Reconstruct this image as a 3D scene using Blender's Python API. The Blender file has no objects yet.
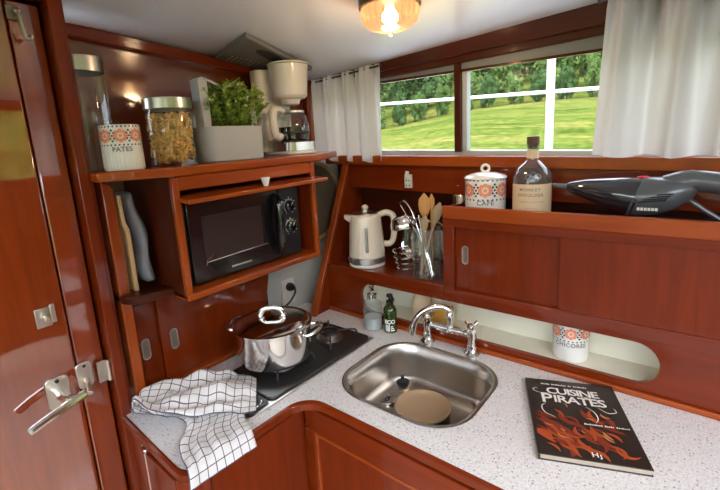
import bpy, bmesh, math, random
from mathutils import Vector, Matrix, noise
random.seed(7)
SC = bpy.context.scene
COL = SC.collection
PI = math.pi
R = math.radians

# ---------------------------------------------------------------- materials
MATS = {}
def newmat(name):
    m = bpy.data.materials.new(name); m.use_nodes = True
    nt = m.node_tree; b = nt.nodes['Principled BSDF']
    MATS[name] = m
    return m, nt, b
def setp(b, **k):
    for kk, v in k.items():
        kk = kk.replace('_', ' ')
        if kk in b.inputs: b.inputs[kk].default_value = v
def plain(name, col, rough=.5, metal=0., coat=0., coat_rough=.05, **k):
    m, nt, b = newmat(name)
    setp(b, Base_Color=(*col, 1), Roughness=rough, Metallic=metal, Coat_Weight=coat, Coat_Roughness=coat_rough, **k)
    return m
def wood(name, c1, c2, axis, rough=.3, coat=.8, coat_rough=.07, sc=1., ior=1.40):
    m, nt, b = newmat(name)
    tc = nt.nodes.new('ShaderNodeTexCoord'); mp = nt.nodes.new('ShaderNodeMapping')
    s = [26*sc]*3; s['xyz'.index(axis)] = 2.2*sc
    mp.inputs['Scale'].default_value = s
    n1 = nt.nodes.new('ShaderNodeTexNoise'); n1.inputs['Scale'].default_value = 1.6; n1.inputs['Detail'].default_value = 6; n1.inputs['Roughness'].default_value = .62
    n1.inputs['Distortion'].default_value = .35
    n2 = nt.nodes.new('ShaderNodeTexNoise'); n2.inputs['Scale'].default_value = 2.3; n2.inputs['Detail'].default_value = 2
    mixv = nt.nodes.new('ShaderNodeMath'); mixv.operation = 'MULTIPLY_ADD'; mixv.inputs[1].default_value = .55
    cr = nt.nodes.new('ShaderNodeValToRGB')
    cr.color_ramp.elements[0].position = .36; cr.color_ramp.elements[0].color = (*c2, 1)
    cr.color_ramp.elements[1].position = .68; cr.color_ramp.elements[1].color = (*c1, 1)
    L = nt.links.new
    L(tc.outputs['Object'], mp.inputs['Vector']); L(mp.outputs[0], n1.inputs['Vector'])
    L(tc.outputs['Object'], n2.inputs['Vector'])
    ml = nt.nodes.new('ShaderNodeMath'); ml.operation = 'MULTIPLY'; ml.inputs[1].default_value = .45
    L(n2.outputs['Fac'], ml.inputs[0])
    L(n1.outputs['Fac'], mixv.inputs[0]); L(ml.outputs[0], mixv.inputs[2])
    L(mixv.outputs[0], cr.inputs[0]); L(cr.outputs[0], b.inputs['Base Color'])
    setp(b, Roughness=rough, Coat_Weight=coat, Coat_Roughness=coat_rough, Coat_IOR=ior, Specular_IOR_Level=.12)
    n3 = nt.nodes.new('ShaderNodeTexNoise'); n3.inputs['Scale'].default_value = 5.; n3.inputs['Detail'].default_value = 1
    bp = nt.nodes.new('ShaderNodeBump'); bp.inputs['Strength'].default_value = .05; bp.inputs['Distance'].default_value = .02
    L(tc.outputs['Object'], n3.inputs['Vector']); L(n3.outputs['Fac'], bp.inputs['Height']); L(bp.outputs[0], b.inputs['Coat Normal'])
    return m
def glass(name, tint=(.96, .98, .97), refl=1.0, ior=1.45, dirt=0.):
    # thin-walled glass: straight-through light plus fresnel reflection
    m, nt, b = newmat(name)
    nt.nodes.remove(b)
    out = nt.nodes['Material Output']
    tr = nt.nodes.new('ShaderNodeBsdfTransparent'); tr.inputs[0].default_value = (*tint, 1)
    gl = nt.nodes.new('ShaderNodeBsdfGlossy'); gl.inputs['Roughness'].default_value = .02
    fr = nt.nodes.new('ShaderNodeFresnel')
    ge_ = nt.nodes.new('ShaderNodeNewGeometry'); io = nt.nodes.new('ShaderNodeMix'); io.inputs['A'].default_value = ior; io.inputs['B'].default_value = 1/ior
    nt.links.new(ge_.outputs['Backfacing'], io.inputs['Factor']); nt.links.new(io.outputs['Result'], fr.inputs[0])
    mx = nt.nodes.new('ShaderNodeMixShader')
    L = nt.links.new
    mu = nt.nodes.new('ShaderNodeMath'); mu.operation = 'MULTIPLY'; mu.inputs[1].default_value = refl
    L(fr.outputs[0], mu.inputs[0]); L(mu.outputs[0], mx.inputs[0]); L(tr.outputs[0], mx.inputs[1]); L(gl.outputs[0], mx.inputs[2])
    last = mx
    if dirt:
        df = nt.nodes.new('ShaderNodeBsdfDiffuse'); df.inputs[0].default_value = (.8, .82, .82, 1)
        m2 = nt.nodes.new('ShaderNodeMixShader'); m2.inputs[0].default_value = dirt
        L(mx.outputs[0], m2.inputs[1]); L(df.outputs[0], m2.inputs[2]); last = m2
    L(last.outputs[0], out.inputs[0])
    return m

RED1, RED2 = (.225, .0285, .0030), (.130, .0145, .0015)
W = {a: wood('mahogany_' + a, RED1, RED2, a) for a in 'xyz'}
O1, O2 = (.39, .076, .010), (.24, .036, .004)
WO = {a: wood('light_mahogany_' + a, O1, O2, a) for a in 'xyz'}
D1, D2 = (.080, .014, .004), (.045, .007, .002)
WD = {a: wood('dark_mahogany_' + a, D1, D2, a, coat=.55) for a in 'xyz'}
W_door = wood('varnished_door', (.35, .054, .007), (.22, .030, .0035), 'z', coat=1., coat_rough=.035, ior=2.4)
W_wall = wood('varnished_bulkhead', (.20, .032, .012), (.13, .020, .007), 'y', coat=1., coat_rough=.09, ior=1.75)
M_bare = wood('pale_wood', (.62, .40, .20), (.50, .30, .14), 'z', rough=.6, coat=0)
M_spoon1 = wood('spoon_wood', (.66, .36, .13), (.52, .25, .08), 'z', rough=.5, coat=.1)
M_spoon2 = wood('grey_spoon_wood', (.50, .36, .22), (.40, .27, .16), 'z', rough=.6, coat=0)
M_white = plain('white_gloss_paint', (.76, .80, .88), .28, coat=.6, coat_rough=.12)
M_grey_wall = plain('grey_wall_paint', (.52, .52, .49), .6)
M_cream = plain('cream_liner', (.80, .76, .62), .4)
M_steel = plain('polished_steel', (.80, .79, .77), .12, 1)
M_brush = plain('brushed_steel', (.62, .59, .56), .28, 1)
M_chrome = plain('chrome', (.82, .82, .82), .06, 1)
M_nickel = plain('satin_nickel', (.72, .67, .58), .30, 1)
M_cup = plain('shaded_cup_metal', (.30, .27, .23), .35, .9)  # darker metal colour carries the recess shade of the cups
M_black = plain('black_plastic', (.012, .012, .013), .35)
M_blackgloss = plain('black_gloss', (.008, .008, .009), .12, coat=.5)
M_enamel = plain('black_enamel', (.03, .028, .027), .25)
M_iron = plain('cast_iron', (.015, .015, .016), .5)
M_rubber = plain('dark_rubber', (.02, .02, .02), .6)
M_ivory = plain('ivory_plastic', (.80, .74, .66), .4, coat=.2)
M_kettle = plain('cream_kettle_plastic', (.80, .70, .56), .3, coat=.4)
M_outlet = plain('white_plastic', (.72, .69, .63), .4)
M_ceramic = plain('white_ceramic', (.80, .77, .72), .15, coat=.8)
M_orange = plain('orange_glaze', (.80, .27, .14), .25, coat=.5)
M_ink = plain('black_ink', (.02, .018, .018), .4)
M_inkbrown = plain('grey_ink', (.16, .15, .14), .5)
M_whiteink = plain('white_ink', (.85, .83, .78), .6)
M_greypot = plain('grey_planter_paint', (.42, .42, .42), .55)
M_cork = plain('cork', (.42, .27, .15), .8)
M_darkcork = plain('dark_stopper', (.10, .05, .03), .5)
M_label = plain('cream_label', (.72, .53, .33), .6)
M_alu = plain('aluminium_frame', (.50, .52, .52), .4, .3)
M_header = plain('grey_header_strip', (.17, .18, .17), .45)
M_whitepaint = plain('white_rail_paint', (.85, .86, .86), .4)
M_rodmetal = plain('dark_rod_metal', (.12, .11, .11), .4, .8)
M_greyfab = plain('grey_fabric', (.20, .19, .205), .9)
M_vac = plain('grey_vacuum_plastic', (.085, .09, .10), .28, coat=.4)
M_vaccup = plain('smoked_cup', (.02, .022, .028), .08, coat=1.)
M_red = plain('red_button', (.75, .02, .06), .35)
M_plate = plain('beige_stoneware', (.55, .40, .25), .35, coat=.3)
M_sponge = plain('amber_sponge', (.70, .36, .06), .8)
M_soap = plain('clear_soap', (.55, .56, .55), .2)
M_green = plain('green_bottle', (.028, .048, .004), .12, coat=.6)
M_page = plain('page_paper', (.42, .35, .27), .8)
M_flame = plain('orange_print', (.42, .075, .02), .5, coat=.3)
M_flame2 = plain('dark_red_print', (.24, .035, .015), .5, coat=.3)
M_flame3 = plain('pale_orange_print', (.55, .24, .09), .5, coat=.3)
M_cover = plain('dark_book_cover', (.022, .016, .014), .42, coat=.25, coat_rough=.3)
M_pasta = plain('fusilli_pasta', (.95, .62, .19), .5)
M_soil = plain('potting_soil', (.03, .02, .012), .9)
M_tray = plain('bronze_tray', (.20, .165, .125), .35, .3)
M_trayrim = plain('tan_rim', (.50, .36, .20), .4)
M_vent = plain('grey_vent_plastic', (.20, .19, .18), .5)
M_slat = plain('pale_slat_plastic', (.45, .44, .42), .5)
M_ventdark = plain('vent_dark', (.03, .03, .03), .7)
M_bark = plain('bark', (.09, .065, .045), .9)
M_coffee = plain('coffee', (.018, .01, .006), .1)
M_floor = wood('floor_wood', (.62, .56, .48), (.52, .46, .38), 'x')  # unseen floor, made pale to bounce light up to the ceiling
M_cabinwall = plain('white_cabin_paint', (.8, .79, .77), .5)  # whitened so the unseen front wall bounces light into the galley
M_hullpaint = plain('hull_paint', (.7, .7, .68), .5)
G_clear = glass('clear_glass', dirt=.02)
G_jar = glass('jar_glass', (.96, .975, .97), 1.6, dirt=.015)
G_win = glass('window_glass', (.97, .985, .98), .05, dirt=.02)
G_bottle = glass('bottle_glass', (.72, .76, .78), 1.8, dirt=.05)
G_soap = glass('soap_glass', (.84, .88, .87), 1.5, dirt=.10)

# speckled laminate
M_top, nt, b = newmat('speckled_laminate')
tc = nt.nodes.new('ShaderNodeTexCoord')
v = nt.nodes.new('ShaderNodeTexVoronoi'); v.inputs['Scale'].default_value = 150
v2 = nt.nodes.new('ShaderNodeTexNoise'); v2.inputs['Scale'].default_value = 260; v2.inputs['Detail'].default_value = 1
cr = nt.nodes.new('ShaderNodeValToRGB'); cr.color_ramp.elements[0].position = .22; cr.color_ramp.elements[0].color = (.34, .32, .31, 1)
cr.color_ramp.elements[1].position = .34; cr.color_ramp.elements[1].color = (.80, .79, .80, 1)
cr2 = nt.nodes.new('ShaderNodeValToRGB'); cr2.color_ramp.elements[0].position = .34; cr2.color_ramp.elements[0].color = (.78, .77, .76, 1)
cr2.color_ramp.elements[1].position = .60; cr2.color_ramp.elements[1].color = (1, 1, 1, 1)
# keep only some cells dark
gt = nt.nodes.new('ShaderNodeMath'); gt.operation = 'GREATER_THAN'; gt.inputs[1].default_value = .74
sp = nt.nodes.new('ShaderNodeSeparateColor')
mxs = nt.nodes.new('ShaderNodeMix'); mxs.data_type = 'RGBA'; mxs.inputs['A'].default_value = (.80, .79, .80, 1)
mul = nt.nodes.new('ShaderNodeMix'); mul.data_type = 'RGBA'; mul.blend_type = 'MULTIPLY'; mul.inputs['Factor'].default_value = 1
L = nt.links.new
L(tc.outputs['Object'], v.inputs['Vector']); L(tc.outputs['Object'], v2.inputs['Vector'])
L(v.outputs['Distance'], cr.inputs[0]); L(v.outputs['Color'], sp.inputs[0]); L(sp.outputs[0], gt.inputs[0])
L(gt.outputs[0], mxs.inputs['Factor']); L(cr.outputs[0], mxs.inputs['B'])
L(v2.outputs['Fac'], cr2.inputs[0]); L(mxs.outputs['Result'], mul.inputs['A']); L(cr2.outputs[0], mul.inputs['B'])
L(mul.outputs['Result'], b.inputs['Base Color']); setp(b, Roughness=.32)

# checked tea towel (UV in metres)
M_towel, nt, b = newmat('checked_cotton')
uv = nt.nodes.new('ShaderNodeUVMap'); uv.uv_map = 'UVMap'
se = nt.nodes.new('ShaderNodeSeparateXYZ'); nt.links.new(uv.outputs[0], se.inputs[0])
outs = []
for k in (0, 1):
    d = nt.nodes.new('ShaderNodeMath'); d.operation = 'DIVIDE'; d.inputs[1].default_value = .0215
    f = nt.nodes.new('ShaderNodeMath'); f.operation = 'FRACT'
    l = nt.nodes.new('ShaderNodeMath'); l.operation = 'LESS_THAN'; l.inputs[1].default_value = .10
    nt.links.new(se.outputs[k], d.inputs[0]); nt.links.new(d.outputs[0], f.inputs[0]); nt.links.new(f.outputs[0], l.inputs[0]); outs.append(l)
mx_ = nt.nodes.new('ShaderNodeMath'); mx_.operation = 'MAXIMUM'
nt.links.new(outs[0].outputs[0], mx_.inputs[0]); nt.links.new(outs[1].outputs[0], mx_.inputs[1])
mc = nt.nodes.new('ShaderNodeMix'); mc.data_type = 'RGBA'; mc.inputs['A'].default_value = (.80, .78, .78, 1); mc.inputs['B'].default_value = (.085, .08, .11, 1)
nt.links.new(mx_.outputs[0], mc.inputs['Factor']); nt.links.new(mc.outputs['Result'], b.inputs['Base Color']); setp(b, Roughness=.9, Sheen_Weight=.2)

# linen curtain: diffuse + translucent
M_linen, nt, b = newmat('linen')
out = nt.nodes['Material Output']
setp(b, Base_Color=(.62, .60, .57, 1), Roughness=.9)
tl = nt.nodes.new('ShaderNodeBsdfTranslucent'); tl.inputs[0].default_value = (.66, .60, .55, 1)
ms = nt.nodes.new('ShaderNodeMixShader'); ms.inputs[0].default_value = .40
wv = nt.nodes.new('ShaderNodeTexNoise'); wv.inputs['Scale'].default_value = 400
tc = nt.nodes.new('ShaderNodeTexCoord'); nt.links.new(tc.outputs['Object'], wv.inputs['Vector'])
bp = nt.nodes.new('ShaderNodeBump'); bp.inputs['Strength'].default_value = .15; bp.inputs['Distance'].default_value = .002
nt.links.new(wv.outputs['Fac'], bp.inputs['Height']); nt.links.new(bp.outputs[0], b.inputs['Normal'])
nt.links.new(b.outputs[0], ms.inputs[1]); nt.links.new(tl.outputs[0], ms.inputs[2]); nt.links.new(ms.outputs[0], out.inputs[0])

# grass
M_grass, nt, b = newmat('meadow_grass')
tc = nt.nodes.new('ShaderNodeTexCoord'); n1 = nt.nodes.new('ShaderNodeTexNoise'); n1.inputs['Scale'].default_value = .22; n1.inputs['Detail'].default_value = 8; n1.inputs['Roughness'].default_value = .78
mpg = nt.nodes.new('ShaderNodeMapping'); mpg.inputs['Scale'].default_value = (.6, 2.2, 2.2)
cr = nt.nodes.new('ShaderNodeValToRGB'); e = cr.color_ramp.elements
e[0].position = .34; e[0].color = (.036, .066, .010, 1); e[1].position = .66; e[1].color = (.23, .175, .065, 1)
m_ = e.new(.50); m_.color = (.112, .140, .026, 1)
n2 = nt.nodes.new('ShaderNodeTexNoise'); n2.inputs['Scale'].default_value = 3.5; n2.inputs['Detail'].default_value = 6
mul = nt.nodes.new('ShaderNodeMix'); mul.data_type = 'RGBA'; mul.blend_type = 'MULTIPLY'; mul.inputs['Factor'].default_value = .85
cr2 = nt.nodes.new('ShaderNodeValToRGB'); cr2.color_ramp.elements[0].position = .3; cr2.color_ramp.elements[0].color = (.25, .3, .2, 1); cr2.color_ramp.elements[1].position = .6
L = nt.links.new
L(tc.outputs['Object'], mpg.inputs[0]); L(mpg.outputs[0], n1.inputs['Vector']); L(tc.outputs['Object'], n2.inputs['Vector'])
L(n1.outputs['Fac'], cr.inputs[0]); L(n2.outputs['Fac'], cr2.inputs[0]); L(cr.outputs[0], mul.inputs['A']); L(cr2.outputs[0], mul.inputs['B'])
L(mul.outputs['Result'], b.inputs['Base Color']); setp(b, Roughness=1., Specular_IOR_Level=0.)

def leafmat(name, c1, c2, scale):
    m, nt, b = newmat(name)
    tc = nt.nodes.new('ShaderNodeTexCoord'); n = nt.nodes.new('ShaderNodeTexNoise'); n.inputs['Scale'].default_value = scale; n.inputs['Detail'].default_value = 3
    cr = nt.nodes.new('ShaderNodeValToRGB'); cr.color_ramp.elements[0].position = .35; cr.color_ramp.elements[0].color = (*c2, 1); cr.color_ramp.elements[1].position = .65; cr.color_ramp.elements[1].color = (*c1, 1)
    nt.links.new(tc.outputs['Object'], n.inputs['Vector']); nt.links.new(n.outputs['Fac'], cr.inputs[0]); nt.links.new(cr.outputs[0], b.inputs['Base Color'])
    setp(b, Roughness=.8, Specular_IOR_Level=.12)
    return m
M_tree = [leafmat('tree_leaves_a', (.085, .15, .035), (.035, .07, .016), .8), leafmat('tree_leaves_b', (.06, .115, .032), (.025, .055, .016), .8), leafmat('tree_leaves_c', (.12, .18, .05), (.05, .095, .02), .8)]
M_leaf = leafmat('plant_leaves', (.36, .46, .10), (.12, .22, .03), 60)
M_bud = plain('pale_buds', (.62, .62, .36), .7)

# lamp glass: warm ribbed diffuser and bulb
M_lampglass, nt, b = newmat('lamp_glass')
nt.nodes.remove(b); out = nt.nodes['Material Output']
t1 = nt.nodes.new('ShaderNodeBsdfTransparent'); t1.inputs[0].default_value = (.95, .68, .42, 1)
t2 = nt.nodes.new('ShaderNodeBsdfTranslucent'); t2.inputs[0].default_value = (.74, .55, .40, 1)
t3 = nt.nodes.new('ShaderNodeBsdfGlossy'); t3.inputs['Roughness'].default_value = .08
a1 = nt.nodes.new('ShaderNodeMixShader'); a1.inputs[0].default_value = .35
a2 = nt.nodes.new('ShaderNodeMixShader'); a2.inputs[0].default_value = .10
nt.links.new(t1.outputs[0], a1.inputs[1]); nt.links.new(t2.outputs[0], a1.inputs[2]); nt.links.new(a1.outputs[0], a2.inputs[1]); nt.links.new(t3.outputs[0], a2.inputs[2]); nt.links.new(a2.outputs[0], out.inputs[0])
M_bulb, nt, b = newmat('bulb_glow')
setp(b, Base_Color=(1, .8, .5, 1), Emission_Color=(1., .84, .62, 1), Emission_Strength=11.)

# ---------------------------------------------------------------- geometry helpers
class B:
    def __init__(s): s.bm = bmesh.new()
    def box(s, x0, x1, y0, y1, z0, z1):
        v = [s.bm.verts.new(p) for p in ((x0,y0,z0),(x1,y0,z0),(x1,y1,z0),(x0,y1,z0),(x0,y0,z1),(x1,y0,z1),(x1,y1,z1),(x0,y1,z1))]
        for f in ((0,3,2,1),(4,5,6,7),(0,1,5,4),(1,2,6,5),(2,3,7,6),(3,0,4,7)): s.bm.faces.new([v[i] for i in f])
        return s
    def hexa(s, pts):   # 4 bottom, 4 top
        v = [s.bm.verts.new(p) for p in pts]
        for f in ((0,3,2,1),(4,5,6,7),(0,1,5,4),(1,2,6,5),(2,3,7,6),(3,0,4,7)): s.bm.faces.new([v[i] for i in f])
        return s
    def prism(s, poly, a, b, axis='z'):
        def P(p, t):
            return {'z': (p[0], p[1], t), 'x': (t, p[0], p[1]), 'y': (p[0], t, p[1])}[axis]
        lo = [s.bm.verts.new(P(p, a)) for p in poly]; hi = [s.bm.verts.new(P(p, b)) for p in poly]
        n = len(poly)
        s.bm.faces.new(lo[::-1]); s.bm.faces.new(hi)
        for i in range(n): s.bm.faces.new((lo[i], lo[(i+1) % n], hi[(i+1) % n], hi[i]))
        return s
    def lathe(s, prof, c=(0,0,0), seg=32, mat=None, a0=0, a1=2*PI, sx=1, sy=1):
        full = abs(a1 - a0 - 2*PI) < 1e-6
        n = seg if full else seg + 1
        rings = []
        for r, z in prof:
            ring = []
            if r < 1e-6:
                p = Vector((0, 0, z)); p = (mat @ p if mat else p) + Vector(c)
                ring = [s.bm.verts.new(p)]
            else:
                for i in range(n):
                    a = a0 + (a1 - a0)*i/seg
                    p = Vector((r*math.cos(a)*sx, r*math.sin(a)*sy, z)); p = (mat @ p if mat else p) + Vector(c)
                    ring.append(s.bm.verts.new(p))
            rings.append(ring)
        for A, Bq in zip(rings, rings[1:]):
            m = seg
            for i in range(m):
                j = (i+1) % n
                if len(A) == 1 and len(Bq) == 1: continue
                if len(A) == 1: s.bm.faces.new((A[0], Bq[j], Bq[i]))
                elif len(Bq) == 1: s.bm.faces.new((A[i], A[j], Bq[0]))
                else: s.bm.faces.new((A[i], A[j], Bq[j], Bq[i]))
        return s
    def tube(s, pts, r, seg=10, cap=True, flat=1.):
        pts = [Vector(p) for p in pts]
        rs = r if isinstance(r, (list, tuple)) else [r]*len(pts)
        prev = None; rings = []
        for i, p in enumerate(pts):
            t = (pts[min(i+1, len(pts)-1)] - pts[max(i-1, 0)]).normalized()
            if prev is None:
                up = Vector((0,0,1)) if abs(t.z) < .9 else Vector((1,0,0))
                u = t.cross(up).normalized()
            else:
                u = (prev - t*prev.dot(t)).normalized()
            prev = u; w = t.cross(u)
            rings.append([s.bm.verts.new(p + (u*math.cos(2*PI*k/seg) + w*flat*math.sin(2*PI*k/seg))*rs[i]) for k in range(seg)])
        for A, Bq in zip(rings, rings[1:]):
            for k in range(seg): s.bm.faces.new((A[k], A[(k+1) % seg], Bq[(k+1) % seg], Bq[k]))
        if cap: s.bm.faces.new(rings[0][::-1]); s.bm.faces.new(rings[-1])
        return s
    def loft(s, rings, cap=True, closed=True):
        vr = [[s.bm.verts.new(p) for p in r] for r in rings]
        n = len(vr[0])
        for A, Bq in zip(vr, vr[1:]):
            for k in range(n if closed else n-1): s.bm.faces.new((A[k], A[(k+1) % n], Bq[(k+1) % n], Bq[k]))
        if cap and closed: s.bm.faces.new(vr[0][::-1]); s.bm.faces.new(vr[-1])
        return s
    def sphere(s, c, r, sx=1, sy=1, sz=1, seg=16, rings=10, mat=None):
        return s.lathe([(r*math.sin(PI*i/rings) if 0 < i < rings else 0, -r*math.cos(PI*i/rings)) for i in range(rings+1)], c, seg,
                       (mat or Matrix()) @ Matrix.Diagonal((sx, sy, sz, 1)).to_4x4() if True else None)
    def faces_from(s, vs, fs):
        v = [s.bm.verts.new(p) for p in vs]
        for f in fs: s.bm.faces.new([v[i] for i in f])
        return s
    def xf(s, M):
        for v in s.bm.verts: v.co = M @ v.co
        return s

ROOTS = {}
def thing(name, label, cat, loc=(0,0,0), rz=0, group=None, kind=None):
    o = bpy.data.objects.new(name, None); COL.objects.link(o)
    o.empty_display_size = .03
    o.location = loc; o.rotation_euler = (0, 0, rz)
    tag(o, label, cat, group, kind)
    o['_m'] = 0
    ROOTS[o.name] = Matrix.Translation(loc) @ Matrix.Rotation(rz, 4, 'Z')
    del o['_m']
    return o
def tag(o, label=None, cat=None, group=None, kind=None):
    if label: o['label'] = label
    if cat: o['category'] = cat
    if group: o['group'] = group
    if kind: o['kind'] = kind
    return o
def root_of(o):
    while o.parent: o = o.parent
    return o
def mk(name, b, mat, parent=None, local=False, bev=0, smooth=True, sub=0, label=None, solid=0, angle=35, bseg=2):
    bm = b.bm if isinstance(b, B) else b
    bmesh.ops.recalc_face_normals(bm, faces=bm.faces)
    if parent is not None:
        if not local and root_of(parent).name in ROOTS:
            bmesh.ops.transform(bm, matrix=ROOTS[root_of(parent).name].inverted(), verts=bm.verts)
        elif not local:
            bmesh.ops.translate(bm, vec=-Vector(root_of(parent).location), verts=bm.verts)
    loc = None
    if parent is None and not local:
        xs = [v.co for v in bm.verts]
        loc = Vector(((min(c.x for c in xs)+max(c.x for c in xs))/2, (min(c.y for c in xs)+max(c.y for c in xs))/2, min(c.z for c in xs)))
        bmesh.ops.translate(bm, vec=-loc, verts=bm.verts)
    me = bpy.data.meshes.new(name); bm.to_mesh(me); bm.free()
    for m in (mat if isinstance(mat, (list, tuple)) else [mat]): me.materials.append(m)
    o = bpy.data.objects.new(name, me); COL.objects.link(o)
    if parent is not None: o.parent = parent
    if loc is not None: o.location = loc
    if smooth:
        me.shade_smooth(); me.set_sharp_from_angle(angle=R(angle))
    if solid:
        md = o.modifiers.new('Solidify', 'SOLIDIFY'); md.thickness = solid; md.offset = 0
    if bev:
        md = o.modifiers.new('Bevel', 'BEVEL'); md.width = bev; md.segments = bseg; md.limit_method = 'ANGLE'; md.angle_limit = R(40)
        md.harden_normals = False
    if sub:
        md = o.modifiers.new('Subdivision', 'SUBSURF'); md.levels = sub; md.render_levels = sub
    if label: o['label'] = label
    return o
def struct(name, b, mat, **k):
    o = mk(name, b, mat, **k); o['kind'] = 'structure'; return o
def catmull(P, n):
    P = [Vector(p) for p in P]; out = []
    for i in range(len(P)-1):
        p0, p1, p2, p3 = P[max(i-1, 0)], P[i], P[i+1], P[min(i+2, len(P)-1)]
        for k in range(n):
            t = k/n
            out.append(.5*((2*p1) + (p2-p0)*t + (2*p0-5*p1+4*p2-p3)*t*t + (3*p1-p0-3*p2+p3)*t**3))
    out.append(P[-1]); return out
def arc(cx, cy, r, a0, a1, n):
    return [(cx + r*math.cos(R(a0 + (a1-a0)*i/n)), cy + r*math.sin(R(a0 + (a1-a0)*i/n))) for i in range(n+1)]
def rrect(x0, x1, y0, y1, r, n=8):
    return arc(x1-r, y1-r, r, 0, 90, n) + arc(x0+r, y1-r, r, 90, 180, n) + arc(x0+r, y0+r, r, 180, 270, n) + arc(x1-r, y0+r, r, 270, 360, n)
def text_bm(s, size, spacing=1., bold=0.):
    cu = bpy.data.curves.new('lettering', 'FONT'); cu.body = s; cu.size = size; cu.align_x = 'CENTER'; cu.align_y = 'CENTER'; cu.space_character = spacing; cu.offset = bold; cu.resolution_u = 3
    o = bpy.data.objects.new('lettering', cu); COL.objects.link(o)
    dg = bpy.context.evaluated_depsgraph_get(); dg.update()
    me = bpy.data.meshes.new_from_object(o.evaluated_get(dg))
    b = B(); b.bm.from_mesh(me)
    bpy.data.objects.remove(o); bpy.data.curves.remove(cu); bpy.data.meshes.remove(me)
    return b
def merge(*bs):
    m = B()
    for b in bs:
        me = bpy.data.meshes.new('t'); b.bm.to_mesh(me); m.bm.from_mesh(me); bpy.data.meshes.remove(me)
    return m
def disc(b, u, v, r, n=10, w=0):
    c = b.bm.verts.new((u, v, w)); vs = [b.bm.verts.new((u + r*math.cos(2*PI*i/n), v + r*math.sin(2*PI*i/n), w)) for i in range(n)]
    for i in range(n): b.bm.faces.new((c, vs[i], vs[(i+1) % n]))
def poly2(b, pts, w=0): b.bm.faces.new([b.bm.verts.new((p[0], p[1], w)) for p in pts])
def wrap(b, r, c, a0, eps=.0006):
    # (u,v) on the unrolled cylinder -> its surface, u=0 at angle a0
    for vv in b.bm.verts:
        a = a0 + vv.co.x/r
        rr = r + eps + vv.co.z
        vv.co = Vector((c[0] + rr*math.cos(a), c[1] + rr*math.sin(a), c[2] + vv.co.y))
    return b
CAM = Vector((1.11216, -1.14673, 1.56))
def face_cam(x, y): return math.atan2(CAM.y - y, CAM.x - x)

# slopes of the hull (sheer): window sill falls, ceiling rises to the right
def z_led(x): return 1.499 - .0255*x
def z_wb(x): return 1.517 - .030*x
def z_wt(x): return 1.764 - .011*x
def z_ceil(x, y): return 1.872 + .055*x - .1077*(y+.22) - .0674*(y+.22)**2
XR, YF = 3.2, -2.4      # far sides of the cabin

# ---------------------------------------------------------------- shell
struct('floor', B().box(-.3, XR+.1, YF-.1, .3, -.05, 0), M_floor)
# ceiling, with an unseen opening added behind the camera to let daylight in
b = B()
xs = [-.3, 0, .4, .8, 1.2, 1.4, 1.6, 3.0, XR+.1]; ys = [YF-.1, -2.25, -.75, -.55, -.35, -.15, .05, .25, .30]
def cz(x, y): return z_ceil(x, max(y, -2.25))
for th in (0, .05):
    for i in range(len(xs)-1):
        for j in range(len(ys)-1):
            if i == 6 and j == 1: continue
            b.faces_from([(x, y, cz(x, y)+th) for x, y in ((xs[i], ys[j]), (xs[i+1], ys[j]), (xs[i+1], ys[j+1]), (xs[i], ys[j+1]))], [(0,1,2,3)])
bmesh.ops.remove_doubles(b.bm, verts=b.bm.verts, dist=1e-4)
struct('ceiling', b, M_white, angle=20)
# bulkhead on the left: varnished upper part, door opening, painted lower part
b = B(); b.box(-.25, -.20, -.80, .30, 1.49, 2.02)
struct('wall_left', b, W_wall)
struct('wall_left_lower', B().box(-.25, -.12, -.80, .30, 0, 1.49), M_grey_wall)
b = B(); b.box(-.05, .0, YF-.1, -1.62, 0, 2.1); b.box(-.05, .0, -1.62, -.81, 1.885, 2.1)
b.box(-.10, -.062, -1.70, -.801, 0, 2.05); struct('wall_left_bulkhead', b, WD['z'])  # last box is a backing added behind the door to block outside light
# window side: hull lining below the sill, header above the panes
b = B(); b.hexa([(-.25,.25,0),(XR,.25,0),(XR,.30,0),(-.25,.30,0),(-.25,.25,z_led(-.25)-.002),(XR,.25,z_led(XR)-.002),(XR,.30,z_led(XR)-.002),(-.25,.30,z_led(-.25)-.002)])
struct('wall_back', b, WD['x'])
def zw(x): return 1.7705 + .0225*x
def strip(x0, x1, y0, y1, zb, zt):
    return B().hexa([(x0,y0,zb(x0)),(x1,y0,zb(x1)),(x1,y1,zb(x1)),(x0,y1,zb(x0)),(x0,y0,zt(x0)),(x1,y0,zt(x1)),(x1,y1,zt(x1)),(x0,y1,zt(x0))])
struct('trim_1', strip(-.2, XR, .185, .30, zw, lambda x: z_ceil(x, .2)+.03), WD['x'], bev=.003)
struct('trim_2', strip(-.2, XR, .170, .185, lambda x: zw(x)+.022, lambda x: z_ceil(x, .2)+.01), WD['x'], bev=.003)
struct('trim_3', strip(-.2, XR, .176, .182, lambda x: z_ceil(x,.18)-.006, lambda x: z_ceil(x,.18)+.004), M_rodmetal)
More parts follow.
